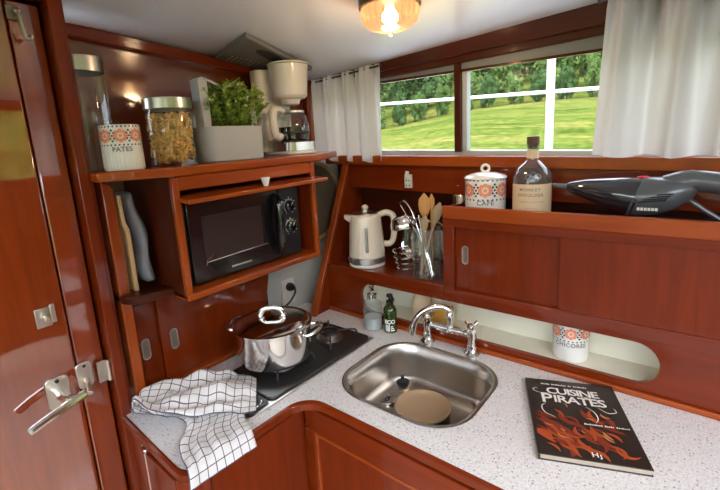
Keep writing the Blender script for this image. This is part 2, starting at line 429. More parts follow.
# unseen far cabin walls: varnish reflects the right window, front one added for daylight
def wall_with_window(name, axis, a0, a1, at, th, z0, z1, mull):
    b = B()
    def bx(u0, u1, zz0, zz1):
        if axis == 'x': b.box(at, at+th, u0, u1, zz0, zz1)
        else: b.box(u0, u1, at, at+th, zz0, zz1)
    bx(a0, a1, 0, z0); bx(a0, a1, z1, 2.15)
    n = mull
    for i in range(n+1):
        u = a0 + (a1-a0-.06)*i/n
        bx(u, u+.06, z0, z1)
    struct(name, b, M_cabinwall if axis == 'y' else WD['z'])
wall_with_window('wall_right', 'x', YF, .25, XR, .08, 1.40, 1.95, 3)
wall_with_window('wall_front', 'y', -.0, XR, YF-.08, .08, 1.0, 1.93, 3)
g = B().box(XR+.035, XR+.04, YF+.06, .2, 1.40, 1.95); struct('window_2', g, G_win)
g = B().box(.06, XR, YF-.045, YF-.04, 1.0, 1.93); struct('added_window', g, G_win)  # unseen window, added so daylight fills the galley

# window_1: sliding side window over the sink
w1 = thing('window_1', None, None, (.5, .2, 1.5)); w1['kind'] = 'structure'
def wstrip(x0, x1, y0, y1, f0, f1): return strip(x0, x1, y0, y1, f0, f1)
mk('window_frame', merge(
    wstrip(.08, XR, .20, .245, lambda x: z_wb(x)-.03, lambda x: z_wb(x)),
    wstrip(.06, .10, .20, .245, lambda x: z_wb(x)-.02, lambda x: zw(x)),
    wstrip(.487, .504, .20, .23, z_wb, z_wt),
    wstrip(1.35, 1.375, .20, .23, z_wb, z_wt)), M_alu, w1, bev=.002)
mk('window_header', wstrip(.08, XR, .198, .245, lambda x: z_wt(x)+.004, lambda x: zw(x)+.004), M_header, w1)
mk('window_mullion', wstrip(.464, .487, .188, .235, lambda x: z_wb(x)-.004, lambda x: zw(x)), WD['z'], w1, bev=.002)
mk('window_bead', wstrip(.08, XR, .196, .205, lambda x: z_wt(x)-.004, lambda x: z_wt(x)+.004), WD['x'], w1)
mk('window_pane', wstrip(.10, .464, .214, .217, z_wb, z_wt), G_win, w1)
mk('window_pane', wstrip(.504, XR, .222, .225, z_wb, z_wt), G_win, w1)

# sill / ledge under the window, with its apron behind the shelf
struct('trim_4', strip(-.1, XR, .15, .25, lambda x: z_led(x)-.036, z_led), WO['x'], bev=.004)
struct('trim_5', strip(.016, XR, .168, .19, lambda x: 1.372-.03*x, lambda x: z_led(x)-.036), W['x'])
# ceiling moulding on the bulkhead
b = B(); pts = []
struct('trim_6', B().hexa([(-.2,-.80,z_ceil(-.2,-.8)-.024),(-.178,-.80,z_ceil(-.2,-.8)-.024),(-.178,.2,z_ceil(-.2,.2)-.024),(-.2,.2,z_ceil(-.2,.2)-.024),
    (-.2,-.80,z_ceil(-.2,-.8)+.01),(-.178,-.80,z_ceil(-.2,-.8)+.01),(-.178,.2,z_ceil(-.2,.2)+.01),(-.2,.2,z_ceil(-.2,.2)+.01)]), W['y'], bev=.004)

# slanted end panel closing the window side structure
poly = [(-.088, .9), (.158, z_led(0)-.036), (.25, z_led(0)-.036), (.25, .9)]
struct('trim_7', B().prism(poly, -.004, .016, 'x'), W['z'], bev=.003)
struct('trim_8', B().prism([(-.096, .9), (-.08, .9), (.166, z_led(0)-.036), (.150, z_led(0)-.036)], -.008, .020, 'x'), WO['z'], bev=.003)
struct('trim_9', B().box(-.2, -.17, .14, .20, 1.49, 1.85), W['z'], bev=.004)

# door frame on the left and the door
b = B(); b.box(-.06, .028, -.808, -.785, 0, 1.95); b.box(-.06, .012, -.785, -.773, .0, 1.95)
struct('trim_10', b, W['z'], bev=.002)
struct('trim_11', merge(B().box(-.04, .02, -1.62, -.808, 1.885, 1.95)), W['y'], bev=.004)
struct('trim_12', B().box(-.06, .022, -1.66, -1.62, 0, 1.95), W['z'], bev=.006)
dr = thing('door_1', None, None, (0, -1.2, 0)); dr['kind'] = 'structure'
mk('door_stile', B().hexa([(-.045,-.874,.02),(-.003,-.874,.02),(-.0125,-.813,.02),(-.045,-.813,.02),(-.045,-.874,1.882),(-.003,-.874,1.882),(-.0125,-.813,1.882),(-.045,-.813,1.882)]), W_door, dr, bev=.004)
mk('door_panel', B().box(-.04, 0, -1.61, -.877, .02, 1.882), W_door, dr, bev=.004)
mk('hinge', merge(B().tube([(.004,-.811,1.0),(.004,-.811,1.055)], .006, 8), B().box(-.002,.001,-.835,-.79,1.0,1.055)), M_nickel, dr)
# hook at the top
hk = mk('hook_latch', merge(B().box(0,.004,-.876,-.850,1.842,1.868), B().tube(catmull([(.004,-.860,1.857),(.018,-.860,1.855),(.022,-.859,1.842),(.020,-.857,1.818),(.018,-.854,1.807),(.018,-.847,1.805),(.018,-.843,1.811)], 5), .004, 8),
    B().sphere((.016,-.860,1.856), .008)), plain('aged_nickel', (.36, .33, .28), .35, 1), dr)
b = B(); b.box(0,.004,-.935,-.905,1.185,1.23); b.tube([(.004,-.918,1.208),(.03,-.918,1.208)], .006, 8); b.box(.012,.02,-.909,-.899,1.195,1.238)
mk('latch_keeper', b, M_nickel, dr, bev=.0015)
b = B(); b.prism(rrect(-.945, -.898, .985, 1.062, .012), 0, .007, 'x')
pl = mk('handle_plate', b, M_nickel, dr, bev=.002)
b = B(); b.prism(rrect(-.881, -.846, 1.005, 1.072, .012), -.003, .006, 'x'); b.tube(catmull([(.004,-.864,1.025),(.03,-.866,1.02),(.05,-.872,1.01)], 4), .007, 8)
mk('strike_plate', b, M_nickel, dr, bev=.002)
b = B(); b.tube(catmull([(.005,-.922,1.022),(.035,-.922,1.021),(.055,-.912,1.020),(.062,-.895,1.019)], 5), .010, 10)
b.tube(catmull([(.062,-.885,1.022),(.063,-.93,1.011),(.06,-.970,.998),(.056,-.995,.987)], 5), [.010]*5+[.0095]*5+[.009]*5+[.0085], 10)
mk('lever_handle', b, M_steel, dr)
mk('plate_screw', merge(B().sphere((.007,-.921,1.052), .005, seg=8, rings=6), B().sphere((.006,-.863,1.062), .004, seg=8, rings=6)), M_black, dr)

# ---------------------------------------------------------------- worktop and base cabinets
wt = thing('worktop', 'white speckled L-shaped laminate worktop with varnished wood edge', 'worktop', (.5, -.3, .87))
XE = 1.75
def worktop_outline(d):   # d = outward offset of edge
    r = .07
    p = [(-.118, .0), (-.118, -.80-d)]
    p += [(.30+d*.6, -.815-d)]
    p += arc(.352+d-.035, -.815-d+.035+.0, .035, 270, 360, 6)
    p += arc(.352+d+r, -.472-d-r, r, 180, 90, 10)
    p += [(XE, -.472-d), (XE, .0)]
    return p
sinkhole = rrect(.366, .742, -.402, -.062, .11, 10)
def face_with_hole(b, outer, hole, z):
    vo = [b.bm.verts.new((x, y, z)) for x, y in outer]; vh = [b.bm.verts.new((x, y, z)) for x, y in hole]
    es = [b.bm.edges.new((vo[i], vo[(i+1) % len(vo)])) for i in range(len(vo))] + [b.bm.edges.new((vh[i], vh[(i+1) % len(vh)])) for i in range(len(vh))]
    bmesh.ops.triangle_fill(b.bm, use_beauty=True, use_dissolve=False, edges=es)
    return vo, vh
b = B()
oA, hA = face_with_hole(b, worktop_outline(-.006), sinkhole, .90)
oB, hB = face_with_hole(b, worktop_outline(-.006), sinkhole, .872)
for A, Bq in ((oA, oB), (hA, hB)):
    for i in range(len(A)):
        j = (i+1) % len(A); b.bm.faces.new((A[i], A[j], Bq[j], Bq[i]))
mk('laminate_top', b, M_top, wt, angle=30)
# wood lipping following the front edge
inn = worktop_outline(-.0055)[1:-1]; outl = worktop_outline(.004)[1:-1]
b = B(); rings = []
for (x0, y0), (x1, y1) in zip(inn, outl):
    rings.append([(x0, y0, .880), (x1, y1, .880), (x1, y1, .8975), ((x0+x1)/2, (y0+y1)/2, .901), (x0, y0, .9008)])
b.loft(rings)
mk('wood_edge', b, W['x'], wt)

# stove-side base cabinet
bc = thing('base_cabinet', 'varnished base cabinet under the hob, with small end door', 'cabinet', (.15, -.6, 0))
mk('carcass', merge(B().box(-.115, .335, -.795, -.47, .08, .868), B().box(-.115, .31, -.78, -.47, .0, .08)), W['z'], bc)
mk('front_panel', B().box(.336, .348, -.797, -.49, .06, .867), W['z'], bc, bev=.002)
mk('corner_post', B().prism(arc(.30, -.765, .05, 270, 360, 6) + [(.30, -.765)], .06, .867), W['z'], bc, bev=.001)
mk('seam', B().box(.3481, .3492, -.762, -.759, .06, .867), WD['z'], bc)
ed = mk('end_door', B().box(.13, .275, -.806, -.796, .12, .842), W['z'], bc, bev=.002)
mk('cupboard_catch', merge(B().tube([(.128,-.808,.858),(.15,-.812,.864)], .004, 8), B().sphere((.154,-.812,.866), .006, seg=10, rings=6), B().box(.118,.135,-.808,-.797,.85,.862)), M_steel, ed)
mk('piano_hinge', B().tube([(.129,-.805,.12),(.129,-.805,.842)], .003, 8), M_nickel, ed)

# sink-side base cabinet
sc = thing('base_cabinet', 'varnished base cabinet under the sink, panelled front', 'cabinet', (1., -.25, 0))
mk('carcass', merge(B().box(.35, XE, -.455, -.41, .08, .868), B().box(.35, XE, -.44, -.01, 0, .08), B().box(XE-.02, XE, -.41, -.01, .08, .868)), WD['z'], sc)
b = B(); b.box(.34, XE, -.472, -.456, .80, .867); b.box(.336, .372, -.472, -.456, .06, .80); b.box(.76, .82, -.472, -.456, .06, .80); b.box(1.2, 1.26, -.472, -.456, .06, .80); b.box(1.69, XE, -.472, -.456, .06, .80)
b.box(.34, XE, -.472, -.456, .05, .12)
mk('face_frame', b, W['x'], sc, bev=.002)
for x0, x1 in ((.374, .758), (.822, 1.198), (1.262, 1.688)):
    mk('door', merge(B().box(x0, x1, -.464, -.456, .122, .798)), W['z'], sc, bev=.002)
    mk('door_moulding', merge(B().box(x0, x1, -.472, -.463, .790, .798), B().box(x0, x0+.008, -.472, -.463, .122, .79), B().box(x1-.008, x1, -.472, -.463, .122, .79)), WO['x'], sc, bev=.002)

# ---------------------------------------------------------------- sink, tap and what stands there
sk = thing('sink', 'brushed steel rounded sink let into the white worktop', 'sink', (.55, -.23, .76))
b = B(); rings = []
for off, z, rr in ((.004, .9015, .11), (-.006, .902, .105), (-.010, .899, .10), (-.016, .86, .095), (-.022, .80, .09), (-.032, .78, .08), (-.055, .766, .06), (-.09, .7635, .04)):
    rings.append([(x, y, z) for x, y in rrect(.366-off, .742+off, -.402-off, -.062+off, rr+off*.5 if rr+off*.5 > .01 else .02, 10)])
b.loft(rings, cap=False); b.bm.faces.new([b.bm.verts.new(p) for p in rings[-1]])
bmesh.ops.remove_doubles(b.bm, verts=b.bm.verts, dist=1e-5)
mk('basin', b, plain('brushed_sink_steel', (.46, .425, .39), .27, 1), sk, angle=60)
b = B(); b.lathe([(.031, .764), (.031, .7695), (.028, .7715), (.022, .7705), (.020, .7685), (.0, .7682)], (.420, -.205, 0), 28)
d_ = mk('drain', b, M_steel, sk)
b = B()
for k in range(6):
    a = k*PI/3; b.lathe([(0, .7692), (.0034, .7695)], (.420+.010*math.cos(a), -.205+.010*math.sin(a), 0), 8)
b.lathe([(0, .7692), (.0034, .7695)], (.420, -.205, 0), 8)
mk('drain_hole', b, M_black, d_)
pg = mk('drain_plug', B().lathe([(0, .777), (.021, .777), (.024, .784), (.022, .796), (.014, .800), (.006, .801), (.006, .808), (0, .809)], (.418, -.107, -.012), 24), M_rubber, None)
tag(pg, 'black rubber plug lying at the back of the steel sink', 'plug')
pt = mk('plate', B().lathe([(0, .7775), (.052, .7775), (.056, .781), (.075, .788), (.0805, .796), (.0805, .799), (.077, .7995), (.070, .794), (.055, .791), (0, .790)], (.541, -.192, -.012), 48), M_plate, None)
tag(pt, 'beige round stoneware plate lying in the steel sink', 'plate')

tp = thing('mixer_tap', 'chrome bridge mixer tap behind the sink', 'tap', (.548, -.032, .9))
for x in (.472, .622):
    bs = mk('tap_pillar', B().lathe([(0, .9), (.023, .9), (.023, .905), (.016, .912), (.013, .918), (.015, .926), (.013, .934), (.011, .950), (.0145, .958), (.0145, .974), (.010, .980), (0, .981)], (x, -.032, 0), 24), M_chrome, tp)
    b = B(); t0 = Matrix.Rotation(R(20), 4, 'Y')
    M = Matrix.Translation((x, -.034, .985)) @ Matrix.Rotation(R(-16 if x > .5 else 10), 4, 'Y') @ Matrix.Rotation(R(30), 4, 'X') @ Matrix.Rotation(R(40), 4, 'Z')
    c = B(); c.lathe([(0, -.004), (.009, -.004), (.011, .006), (.010, .014), (.0, .018)], (0,0,0), 16)
    for k in range(4):
        a = k*PI/2; c.tube([(0,0,.007), (.014*math.cos(a), .014*math.sin(a), .008), (.027*math.cos(a), .027*math.sin(a), .010)], [.0055, .005, .0068], 8)
    c.xf(M); mk('cross_handle', c, M_chrome, tp)
mk('bridge', merge(B().tube([(.472,-.032,.965),(.622,-.032,.965)], .0105, 14), B().tube([(.51,-.032,.965),(.585,-.032,.965)], .0125, 14)), M_chrome, tp)
sp_ = catmull([(.552,-.034,1.012),(.550,-.036,1.028),(.530,-.044,1.038),(.500,-.062,1.034),(.471,-.078,1.012),(.454,-.085,.980),(.447,-.088,.944)], 6)
mk('spout', merge(B().lathe([(0,.955),(.013,.955),(.013,.965),(.010,.975),(.009,.99),(.0125,1.005),(.0115,1.018),(.006,1.027),(0,1.028)], (.552,-.034,0), 20), B().tube(sp_, [.0095]*(len(sp_)-12)+[.0105]*6+[.0115]*6, 14)), M_chrome, tp)

# glass soap dispenser
gd = thing('soap_dispenser', 'clear glass soap dispenser with chrome pump, left of the green bottle', 'soap dispenser', (.262, -.045, .9))
mk('glass_bottle', B().lathe([(0, .001), (.030, .001), (.033, .005), (.033, .085), (.030, .098), (.018, .108), (.015, .112), (.015, .118)], (0,0,0), 28), G_soap, gd, local=True)
mk('liquid_soap', B().lathe([(0, .004), (.0305, .004), (.0305, .045), (0, .045)], (0,0,0), 28), M_soap, gd, local=True)
pm = mk('pump', merge(B().lathe([(.017, .112), (.017, .128), (.008, .130), (.0055, .132), (.0055, .150), (.010, .152), (.010, .160), (0, .161)], (0,0,0), 20), B().tube([(0,0,.156), (.02,-.022,.156), (.027,-.03,.150)], .0045, 8)), M_chrome, gd, local=True)
# green soap bottle
ge = thing('soap_bottle', 'green soap bottle with black pump and white lettering beside the sink', 'soap bottle', (.328, -.034, .9))
rings = []
for r_, z in ((.019, .0), (.024, .003), (.0245, .07), (.0235, .083), (.018, .093), (.011, .098), (.010, .104)):
    rings.append([(r_*1.0*math.cos(2*PI*k/24), r_*.86*math.sin(2*PI*k/24), z) for k in range(24)])
mk('bottle_body', B().loft(rings), M_green, ge, local=True)
mk('pump', merge(B().lathe([(.013, .098), (.013, .112), (.007, .115), (.0045, .116), (.0045, .126), (.011, .128), (.011, .135), (0, .137)], (0,0,0), 20), B().tube([(0,0,.132), (.022,-.016,.132), (.030,-.022,.127)], .005, 8)), M_black, ge, local=True)
a0 = face_cam(.328, -.034)
def bars_bm():
    b = B()
    for k in range(4): poly2(b, [(-.018+.004*k, .012), (-.0155+.004*k, .012), (-.0155+.004*k, .034+.006*(k % 2)), (-.018+.004*k, .034+.006*(k % 2))])
    for k in range(3): poly2(b, [(.0, .013+.007*k), (.014-.003*k, .013+.007*k), (.014-.003*k, .017+.007*k), (.0, .017+.007*k)])
    return b
t = merge(text_bm('ECO', .019, .9, .0006).xf(Matrix.Translation((-.002, .046, 0)) @ Matrix.Rotation(R(0), 4, 'Z')), bars_bm())
for vv in t.bm.verts: vv.co.y -= .002
mk('lettering', wrap(t, .0245, (0, 0, 0), a0, .0006), M_whiteink, ge, local=True)

# ---------------------------------------------------------------- hob
hb = thing('gas_hob', 'black two-burner gas hob with steel trim, let into the worktop', 'hob', (.197, -.365, .9))
b = B(); b.prism(rrect(.083, .313, -.625, -.108, .012, 4), .9005, .9045)
mk('steel_trim', b, M_brush, hb, bev=.001)
b = B(); b.prism(rrect(.091, .303, -.545, -.118, .018, 5), .9046, .910)
mk('hob_plate', b, M_enamel, hb, bev=.002)
b = B(); b.prism(rrect(.091, .303, -.617, -.549, .015, 5), .9046, .9075)
mk('control_strip', b, M_black, hb, bev=.001)
mk('control_arc', B().tube([(.275+.018*math.cos(R(a)), -.583+.022*math.sin(R(a)), .9085) for a in range(-70, 71, 14)], .0022, 6), M_steel, hb)
for (x, y, s) in ((.190, -.198, .8), (.176, -.405, 1.)):
    br = mk('burner', B().lathe([(.056*s, .910), (.056*s, .9125), (.044*s, .914), (.040*s, .911), (.034*s, .911), (.034*s, .919), (.030*s, .921), (0, .921)], (x, y, 0), 32), M_brush, hb)
    mk('burner_cap', B().lathe([(.027*s, .921), (.028*s, .926), (.024*s, .929), (0, .929)], (x, y, 0), 28), M_iron, br)
for (x, y, s) in ((.190, -.198, .9), (.176, -.405, 1.)):
    b = B()
    b.tube([(x+.034*s*math.cos(2*PI*k/24), y+.034*s*math.sin(2*PI*k/24), .931) for k in range(25)], .0028, 6, cap=False)
    for k in range(4):
        a = R(45 + 90*k)
        c_, s_ = math.cos(a), math.sin(a)
        b.tube(catmull([(x+.105*s*c_, y+.105*s*s_, .911), (x+.10*s*c_, y+.10*s*s_, .926), (x+.085*s*c_, y+.085*s*s_, .931), (x+.033*s*c_, y+.033*s*s_, .931)], 4), .0032, 8)
    mk('pan_support', b, M_iron, hb)

# pot
PC = (.163, -.410)
po = thing('cooking_pot', 'polished steel cooking pot with lid on the hob', 'pot', (PC[0], PC[1], .9345))
prof = [(0, 0), (.098, 0), (.108, .004), (.110, .012), (.1115, .075), (.1125, .098), (.1165, .101), (.1165, .103), (.111, .103), (.109, .098), (.107, .012), (.095, .005), (0, .005)]
mk('pot_body', B().lathe(prof, (0,0,0), 64), M_steel, po, local=True)
ld = mk('pot_lid', B().lathe([(.1175, .1035), (.1175, .107), (.112, .109), (.105, .107), (.098, .111), (.07, .118), (.035, .122), (0, .1235)], (0,0,0), 64), M_steel, po, local=True)
kn = catmull([(-.032, 0, .121), (-.034, 0, .131), (-.024, 0, .146), (0, 0, .150), (.024, 0, .146), (.034, 0, .131), (.032, 0, .121)], 6)
kb = B(); kb.tube(kn, .0058, 10, flat=1.5); kb.xf(Matrix.Rotation(R(40), 4, 'Z'))
kb.lathe([(0,.1225),(.012,.1225),(.010,.1262),(0,.127)], (.030*math.cos(R(40)), .030*math.sin(R(40)), -.002), 14); kb.lathe([(0,.1225),(.012,.1225),(.010,.1262),(0,.127)], (-.030*math.cos(R(40)), -.030*math.sin(R(40)), -.002), 14)
mk('lid_handle', kb, M_steel, ld, local=True)
for a in (R(28), R(200)):
    h = catmull([(.109, -.04, .086), (.125, -.042, .088), (.140, -.03, .092), (.147, 0, .094), (.140, .03, .092), (.125, .042, .088), (.109, .04, .086)], 5)
    c = B(); c.tube(h, .0055, 10); c.xf(Matrix.Rotation(a, 4, 'Z')); mk('pot_handle', c, M_steel, po, local=True)

# ---------------------------------------------------------------- tea towel
secs = [((.368,-.818,.880),(.374,-.655,.878)), ((.352,-.810,.911),(.358,-.652,.911)), ((.273,-.785,.909),(.306,-.633,.909)), ((.203,-.730,.909),(.241,-.591,.909)),
        ((.14,-.745,.909),(.14,-.640,.909)), ((.11,-.770,.911),(.055,-.69,.911)), ((.085,-.800,.932),(.036,-.750,.930)), ((.105,-.800,.962),(.040,-.738,.955)),
        ((.155,-.785,.950),(.046,-.675,.946)), ((.205,-.732,.940),(.075,-.610,.938)), ((.258,-.666,.931),(.12,-.545,.931)), ((.30,-.628,.921),(.17,-.517,.919)), ((.316,-.606,.913),(.20,-.514,.913))]
NL = 9
Lc = catmull([s[0] for s in secs], NL); Rc = catmull([s[1] for s in secs], NL)
NV = 26
b = B(); uvl = b.bm.loops.layers.uv.new('UVMap')
grid = []; uvg = []
ul = 0
for i in range(len(Lc)):
    mid = (Lc[i]+Rc[i])/2
    if i: ul += (mid-pm_).length
    pm_ = mid
    top = i > 6*NL
    row = []; urow = []
    wd = (Lc[i]-Rc[i]).length
    for j in range(NV+1):
        s = j/NV
        p = Lc[i].lerp(Rc[i], s)
        f = min(1, i/6)
        am = .012 if top else .006
        wr = (math.sin(s*9 + ul*16 + 1.8*math.sin(ul*15)) * .6 + .6*math.sin(s*17 - ul*23 + 2*math.sin(s*5))) * am
        wr += noise.noise(Vector((p.x*22, p.y*22, 3 if top else 9)))*am*1.3
        if i <= NL: wr = abs(wr)*.5; p += Vector((.7, -.2, .3))*wr
        else: p.z += abs(wr) if not top else wr
        if not top and i > NL: p.z = max(p.z, .9035)
        if top: p.z = max(p.z, .918)
        row.append(b.bm.verts.new(p)); urow.append((ul, s*max(wd, .17)))
    grid.append(row); uvg.append(urow)
for i in range(len(grid)-1):
    for j in range(NV):
        f = b.bm.faces.new((grid[i][j], grid[i+1][j], grid[i+1][j+1], grid[i][j+1]))
        for lp, (a_, c_) in zip(f.loops, ((i,j),(i+1,j),(i+1,j+1),(i,j+1))): lp[uvl].uv = uvg[a_][c_]
o = mk('tea_towel', b, M_towel, None, solid=.0022, angle=180)
tag(o, 'white checked tea towel draped over the end of the worktop', 'towel')

# ---------------------------------------------------------------- cookbook (local: x = width, y = height of cover)
bk = thing('cookbook', 'dark cookbook with orange cover picture lying on the worktop', 'book', (.944, -.182, .9), R(22.5))
mk('pages', B().box(-.098, .097, -.138, .138, .002, .0125), M_page, bk, local=True)
b = B(); b.box(-.100, .099, -.1405, .1405, .0, .002); b.box(-.100, .099, -.1405, .1405, .0125, .0145); b.box(-.102, -.098, -.1405, .1405, .0, .0145)
mk('cover', b, M_cover, bk, local=True, bev=.0006)
rnd = random.Random(4)
def flame_blobs(n, seed, sizes, band):
    rnd = random.Random(seed); b = B()
    for i in range(n):
        # slanted tongues of colour in the lower left and middle
        t = rnd.random()
        cx = -.075 + .14*rnd.random(); cy = -.115 + .12*rnd.random()
        if band == 1: cx = -.09 + .11*t; cy = -.07 - .045*t + rnd.uniform(-.012, .012)
        ln = rnd.uniform(*sizes); wd = ln*rnd.uniform(.14, .24); a = R(rnd.uniform(100, 160) if band == 0 else rnd.uniform(-45, -15))
        sp = rnd.uniform(-.9, .9); L_, R_ = [], []
        for k in range(9):
            s = k/8; aa = a + sp*(s-.5)*1.6
            px = cx + ln*(s-.5)*math.cos(aa); py = cy + ln*(s-.5)*math.sin(aa); w_ = wd*math.sin(PI*min(max(s, .03), .97))**.8*.5
            L_.append((px - w_*math.sin(aa), py + w_*math.cos(aa))); R_.append((px + w_*math.sin(aa), py - w_*math.cos(aa)))
        pts = L_ + R_[::-1]
        pts = [(min(max(x, -.097), .096), min(max(y, -.137), .137)) for x, y in pts]
        z0 = .01455 + .00002*i
        vs = [b.bm.verts.new((x, y, z0)) for x, y in pts]
        for k in range(8): b.bm.faces.new((vs[k], vs[k+1], vs[16-k], vs[17-k]))
    return b
mk('cover_picture', flame_blobs(26, 3, (.035, .075), 0), M_flame2, bk, local=True, smooth=False)
b = flame_blobs(16, 8, (.03, .06), 0); 
for v in b.bm.verts: v.co.z += .0006
mk('cover_picture', b, M_flame, bk, local=True, smooth=False)
b = flame_blobs(12, 12, (.03, .055), 1)
for v in b.bm.verts: v.co.z += .001
mk('cover_picture', b, M_flame, bk, local=True, smooth=False)
b = flame_blobs(9, 21, (.012, .03), 0)
for v in b.bm.verts: v.co.z += .0014; v.co.y += .03
mk('cover_picture', b, M_flame3, bk, local=True, smooth=False)
Z_ = .0163
def flatink(b, x, y, z=Z_): return b.xf(Matrix.Translation((x, y, z)))
title = merge(flatink(text_bm('CUISINE', .036, .86, .0007), .0, .088), flatink(text_bm('P', .052, .9, .0009), -.061, .054), flatink(text_bm('IRATES', .040, .9, .0008), .010, .055), flatink(text_bm('DES', .012, 1, .0002), .028, .0725))
def swash(pts, w):
    P = catmull([(x, y, 0) for x, y in pts], 8); b = B(); n = len(P); Lr = []
    for i, p in enumerate(P):
        t = (P[min(i+1, n-1)]-P[max(i-1, 0)]).normalized(); nrm = Vector((-t.y, t.x, 0)); ww = w*(.35 + .65*math.sin(PI*i/(n-1)))
        Lr.append((b.bm.verts.new(p + nrm*ww*.6), b.bm.verts.new(p - nrm*ww*.6)))
    for A, Bq in zip(Lr, Lr[1:]): b.bm.faces.new((A[0], Bq[0], Bq[1], A[1]))
    return b
title = merge(title, flatink(swash([(-.048,.078),(-.075,.076),(-.088,.086),(-.082,.095),(-.076,.091)], .0018), 0, 0),
    flatink(swash([(-.066,.034),(-.076,.02),(-.072,-.002),(-.052,-.016)], .0018), 0, 0), flatink(swash([(.045,.038),(.062,.022),(.080,.028),(.078,.042)], .0018), 0, 0),
    flatink(swash([(.02,.036),(.034,.018),(.036,-.006),(.028,-.02)], .0018), 0, 0))
mk('title_lettering', title, M_whiteink, bk, local=True, smooth=False)
def word_bars(x0, y, widths, h):
    b = B(); x = x0
    for w_ in widths:
        n_ = max(2, int(w_/.0035))
        for k in range(n_): poly2(b, [(x+w_*k/n_, y), (x+w_*(k+.72)/n_, y), (x+w_*(k+.72)/n_, y+h*(1 if k % 3 else 1.35)), (x+w_*k/n_, y+h*(1 if k % 3 else 1.35))], Z_)
        x += w_ + .004
    return b
small = merge(word_bars(-.066, .114, (.020, .034, .008, .030), .0042), word_bars(.004, -.030, (.036, .018, .026), .0036), flatink(text_bm('H', .018, 1, .0003), .004, -.124), flatink(text_bm('J', .014, 1, .0003), .014, -.126))
mk('small_lettering', small, M_whiteink, bk, local=True, smooth=False)

# ---------------------------------------------------------------- window-side cabinet: niche board, cupboard, shelf
wc = thing('wall_cabinet', 'varnished wall cabinet over the sink with sliding doors and oval niche', 'cabinet', (.9, 0, .9))
CX0, CX1 = .514, XE
# board with the oval niche
b = B()
hole = arc(1.020, .987, .054, -90, 90, 14) + arc(.230, .987, .054, 90, 270, 14)
outer = [(.016, .902), (CX1, .902), (CX1, 1.085), (.016, 1.085)]
vo, vh = face_with_hole(b, outer, hole, 0); v2o, v2h = face_with_hole(b, outer, hole, .014)
for A, Bq in ((vo, v2o), (vh, v2h)):
    for i in range(len(A)):
        j = (i+1) % len(A); b.bm.faces.new((A[i], A[j], Bq[j], Bq[i]))
for v in b.bm.verts: v.co = Vector((v.co.x, v.co.z, v.co.y))
mk('niche_board', b, W['x'], wc, bev=.0015)
mk('board_batten', B().box(.016, CX1, -.010, 0, .901, .916), WO['x'], wc, bev=.003)
b = B(); b.box(.15, 1.10, .015, .125, .921, .9265); b.box(.15, 1.10, .12, .125, .9265, 1.06); b.box(.15, 1.10, .015, .125, 1.055, 1.06); b.box(.15, .155, .015, .12, .9265, 1.055); b.box(1.095, 1.10, .015, .12, .9265, 1.055)
mk('niche_liner', b, M_cream, wc)
# open shelf at the left
b = B(); b.box(.017, CX0, .0, .245, 1.070, 1.085); b.box(.017, CX0, -.004, .006, 1.062, 1.091)
mk('open_shelf', b, W['x'], wc, bev=.002)
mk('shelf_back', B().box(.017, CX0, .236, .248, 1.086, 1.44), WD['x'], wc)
# cupboard carcass
b = B(); b.box(CX0, CX0+.014, .006, .246, 1.086, 1.34); b.box(CX0+.014, CX1, .02, .246, 1.293, 1.303); b.box(CX0+.014, CX1, .235, .246, 1.086, 1.293); b.box(CX0+.014, CX1, .02, .235, 1.076, 1.088); b.box(CX1-.012, CX1, .006, .246, 1.088, 1.34)
mk('carcass', b, W['z'], wc)
b = B(); b.box(CX0, CX1, -.002, .012, 1.306, 1.346)
mk('fascia', b, WO['x'], wc, bev=.003)
b = B(); b.box(CX0, CX1, .0, .012, 1.282, 1.306); b.box(CX0, CX0+.036, .0, .012, 1.082, 1.282); b.box(CX0, CX1, -.0015, .012, 1.050, 1.082)
mk('door_frame', b, W['x'], wc, bev=.0015)
def pull(name, w, h, parent, M):
    # recessed oval pull: rim ring and sunk cup; local xy = face plane, z = outwards
    b = B(); ro = rrect(-w/2, w/2, -h/2, h/2, w/2-.0005, 7); ri = rrect(-w/2+.0035, w/2-.0035, -h/2+.0035, h/2-.0035, w/2-.004, 7)
    b.loft([[(x, y, .0002) for x, y in ro], [(x*.97, y*.985, .0022) for x, y in ro], [(x, y, .002) for x, y in ri], [(x, y, .0006) for x, y in ri]], cap=False)
    b.xf(M); o = mk(name, b, M_nickel, parent)
    c = B(); n_ = len(ri)
    c.loft([[(x, y, .0007) for x, y in ri], [(x*.55, y*.8 - h*.02, .0003) for x, y in ri]], cap=False); c.bm.faces.new([c.bm.verts.new((x*.55, y*.8 - h*.02, .0003)) for x, y in ri])
    c.xf(M); mk('pull_cup', c, M_cup, o); return o
MY = Matrix(((1,0,0,0),(0,0,-1,0),(0,1,0,0),(0,0,0,1)))   # face plane -> xz, outwards -y
MX = Matrix(((0,0,1,0),(1,0,0,0),(0,1,0,0),(0,0,0,1)))    # face plane -> yz, outwards +x
d1 = mk('sliding_door', B().box(CX0+.03, .862, .016, .024, 1.083, 1.290), W['z'], wc)
d2 = mk('sliding_door', B().box(.846, CX1-.014, .005, .0135, 1.083, 1.290), W['z'], wc, bev=.001)
pull('recessed_pull', .021, .058, d1, Matrix.Translation((.580, .016, 1.195)) @ MY)

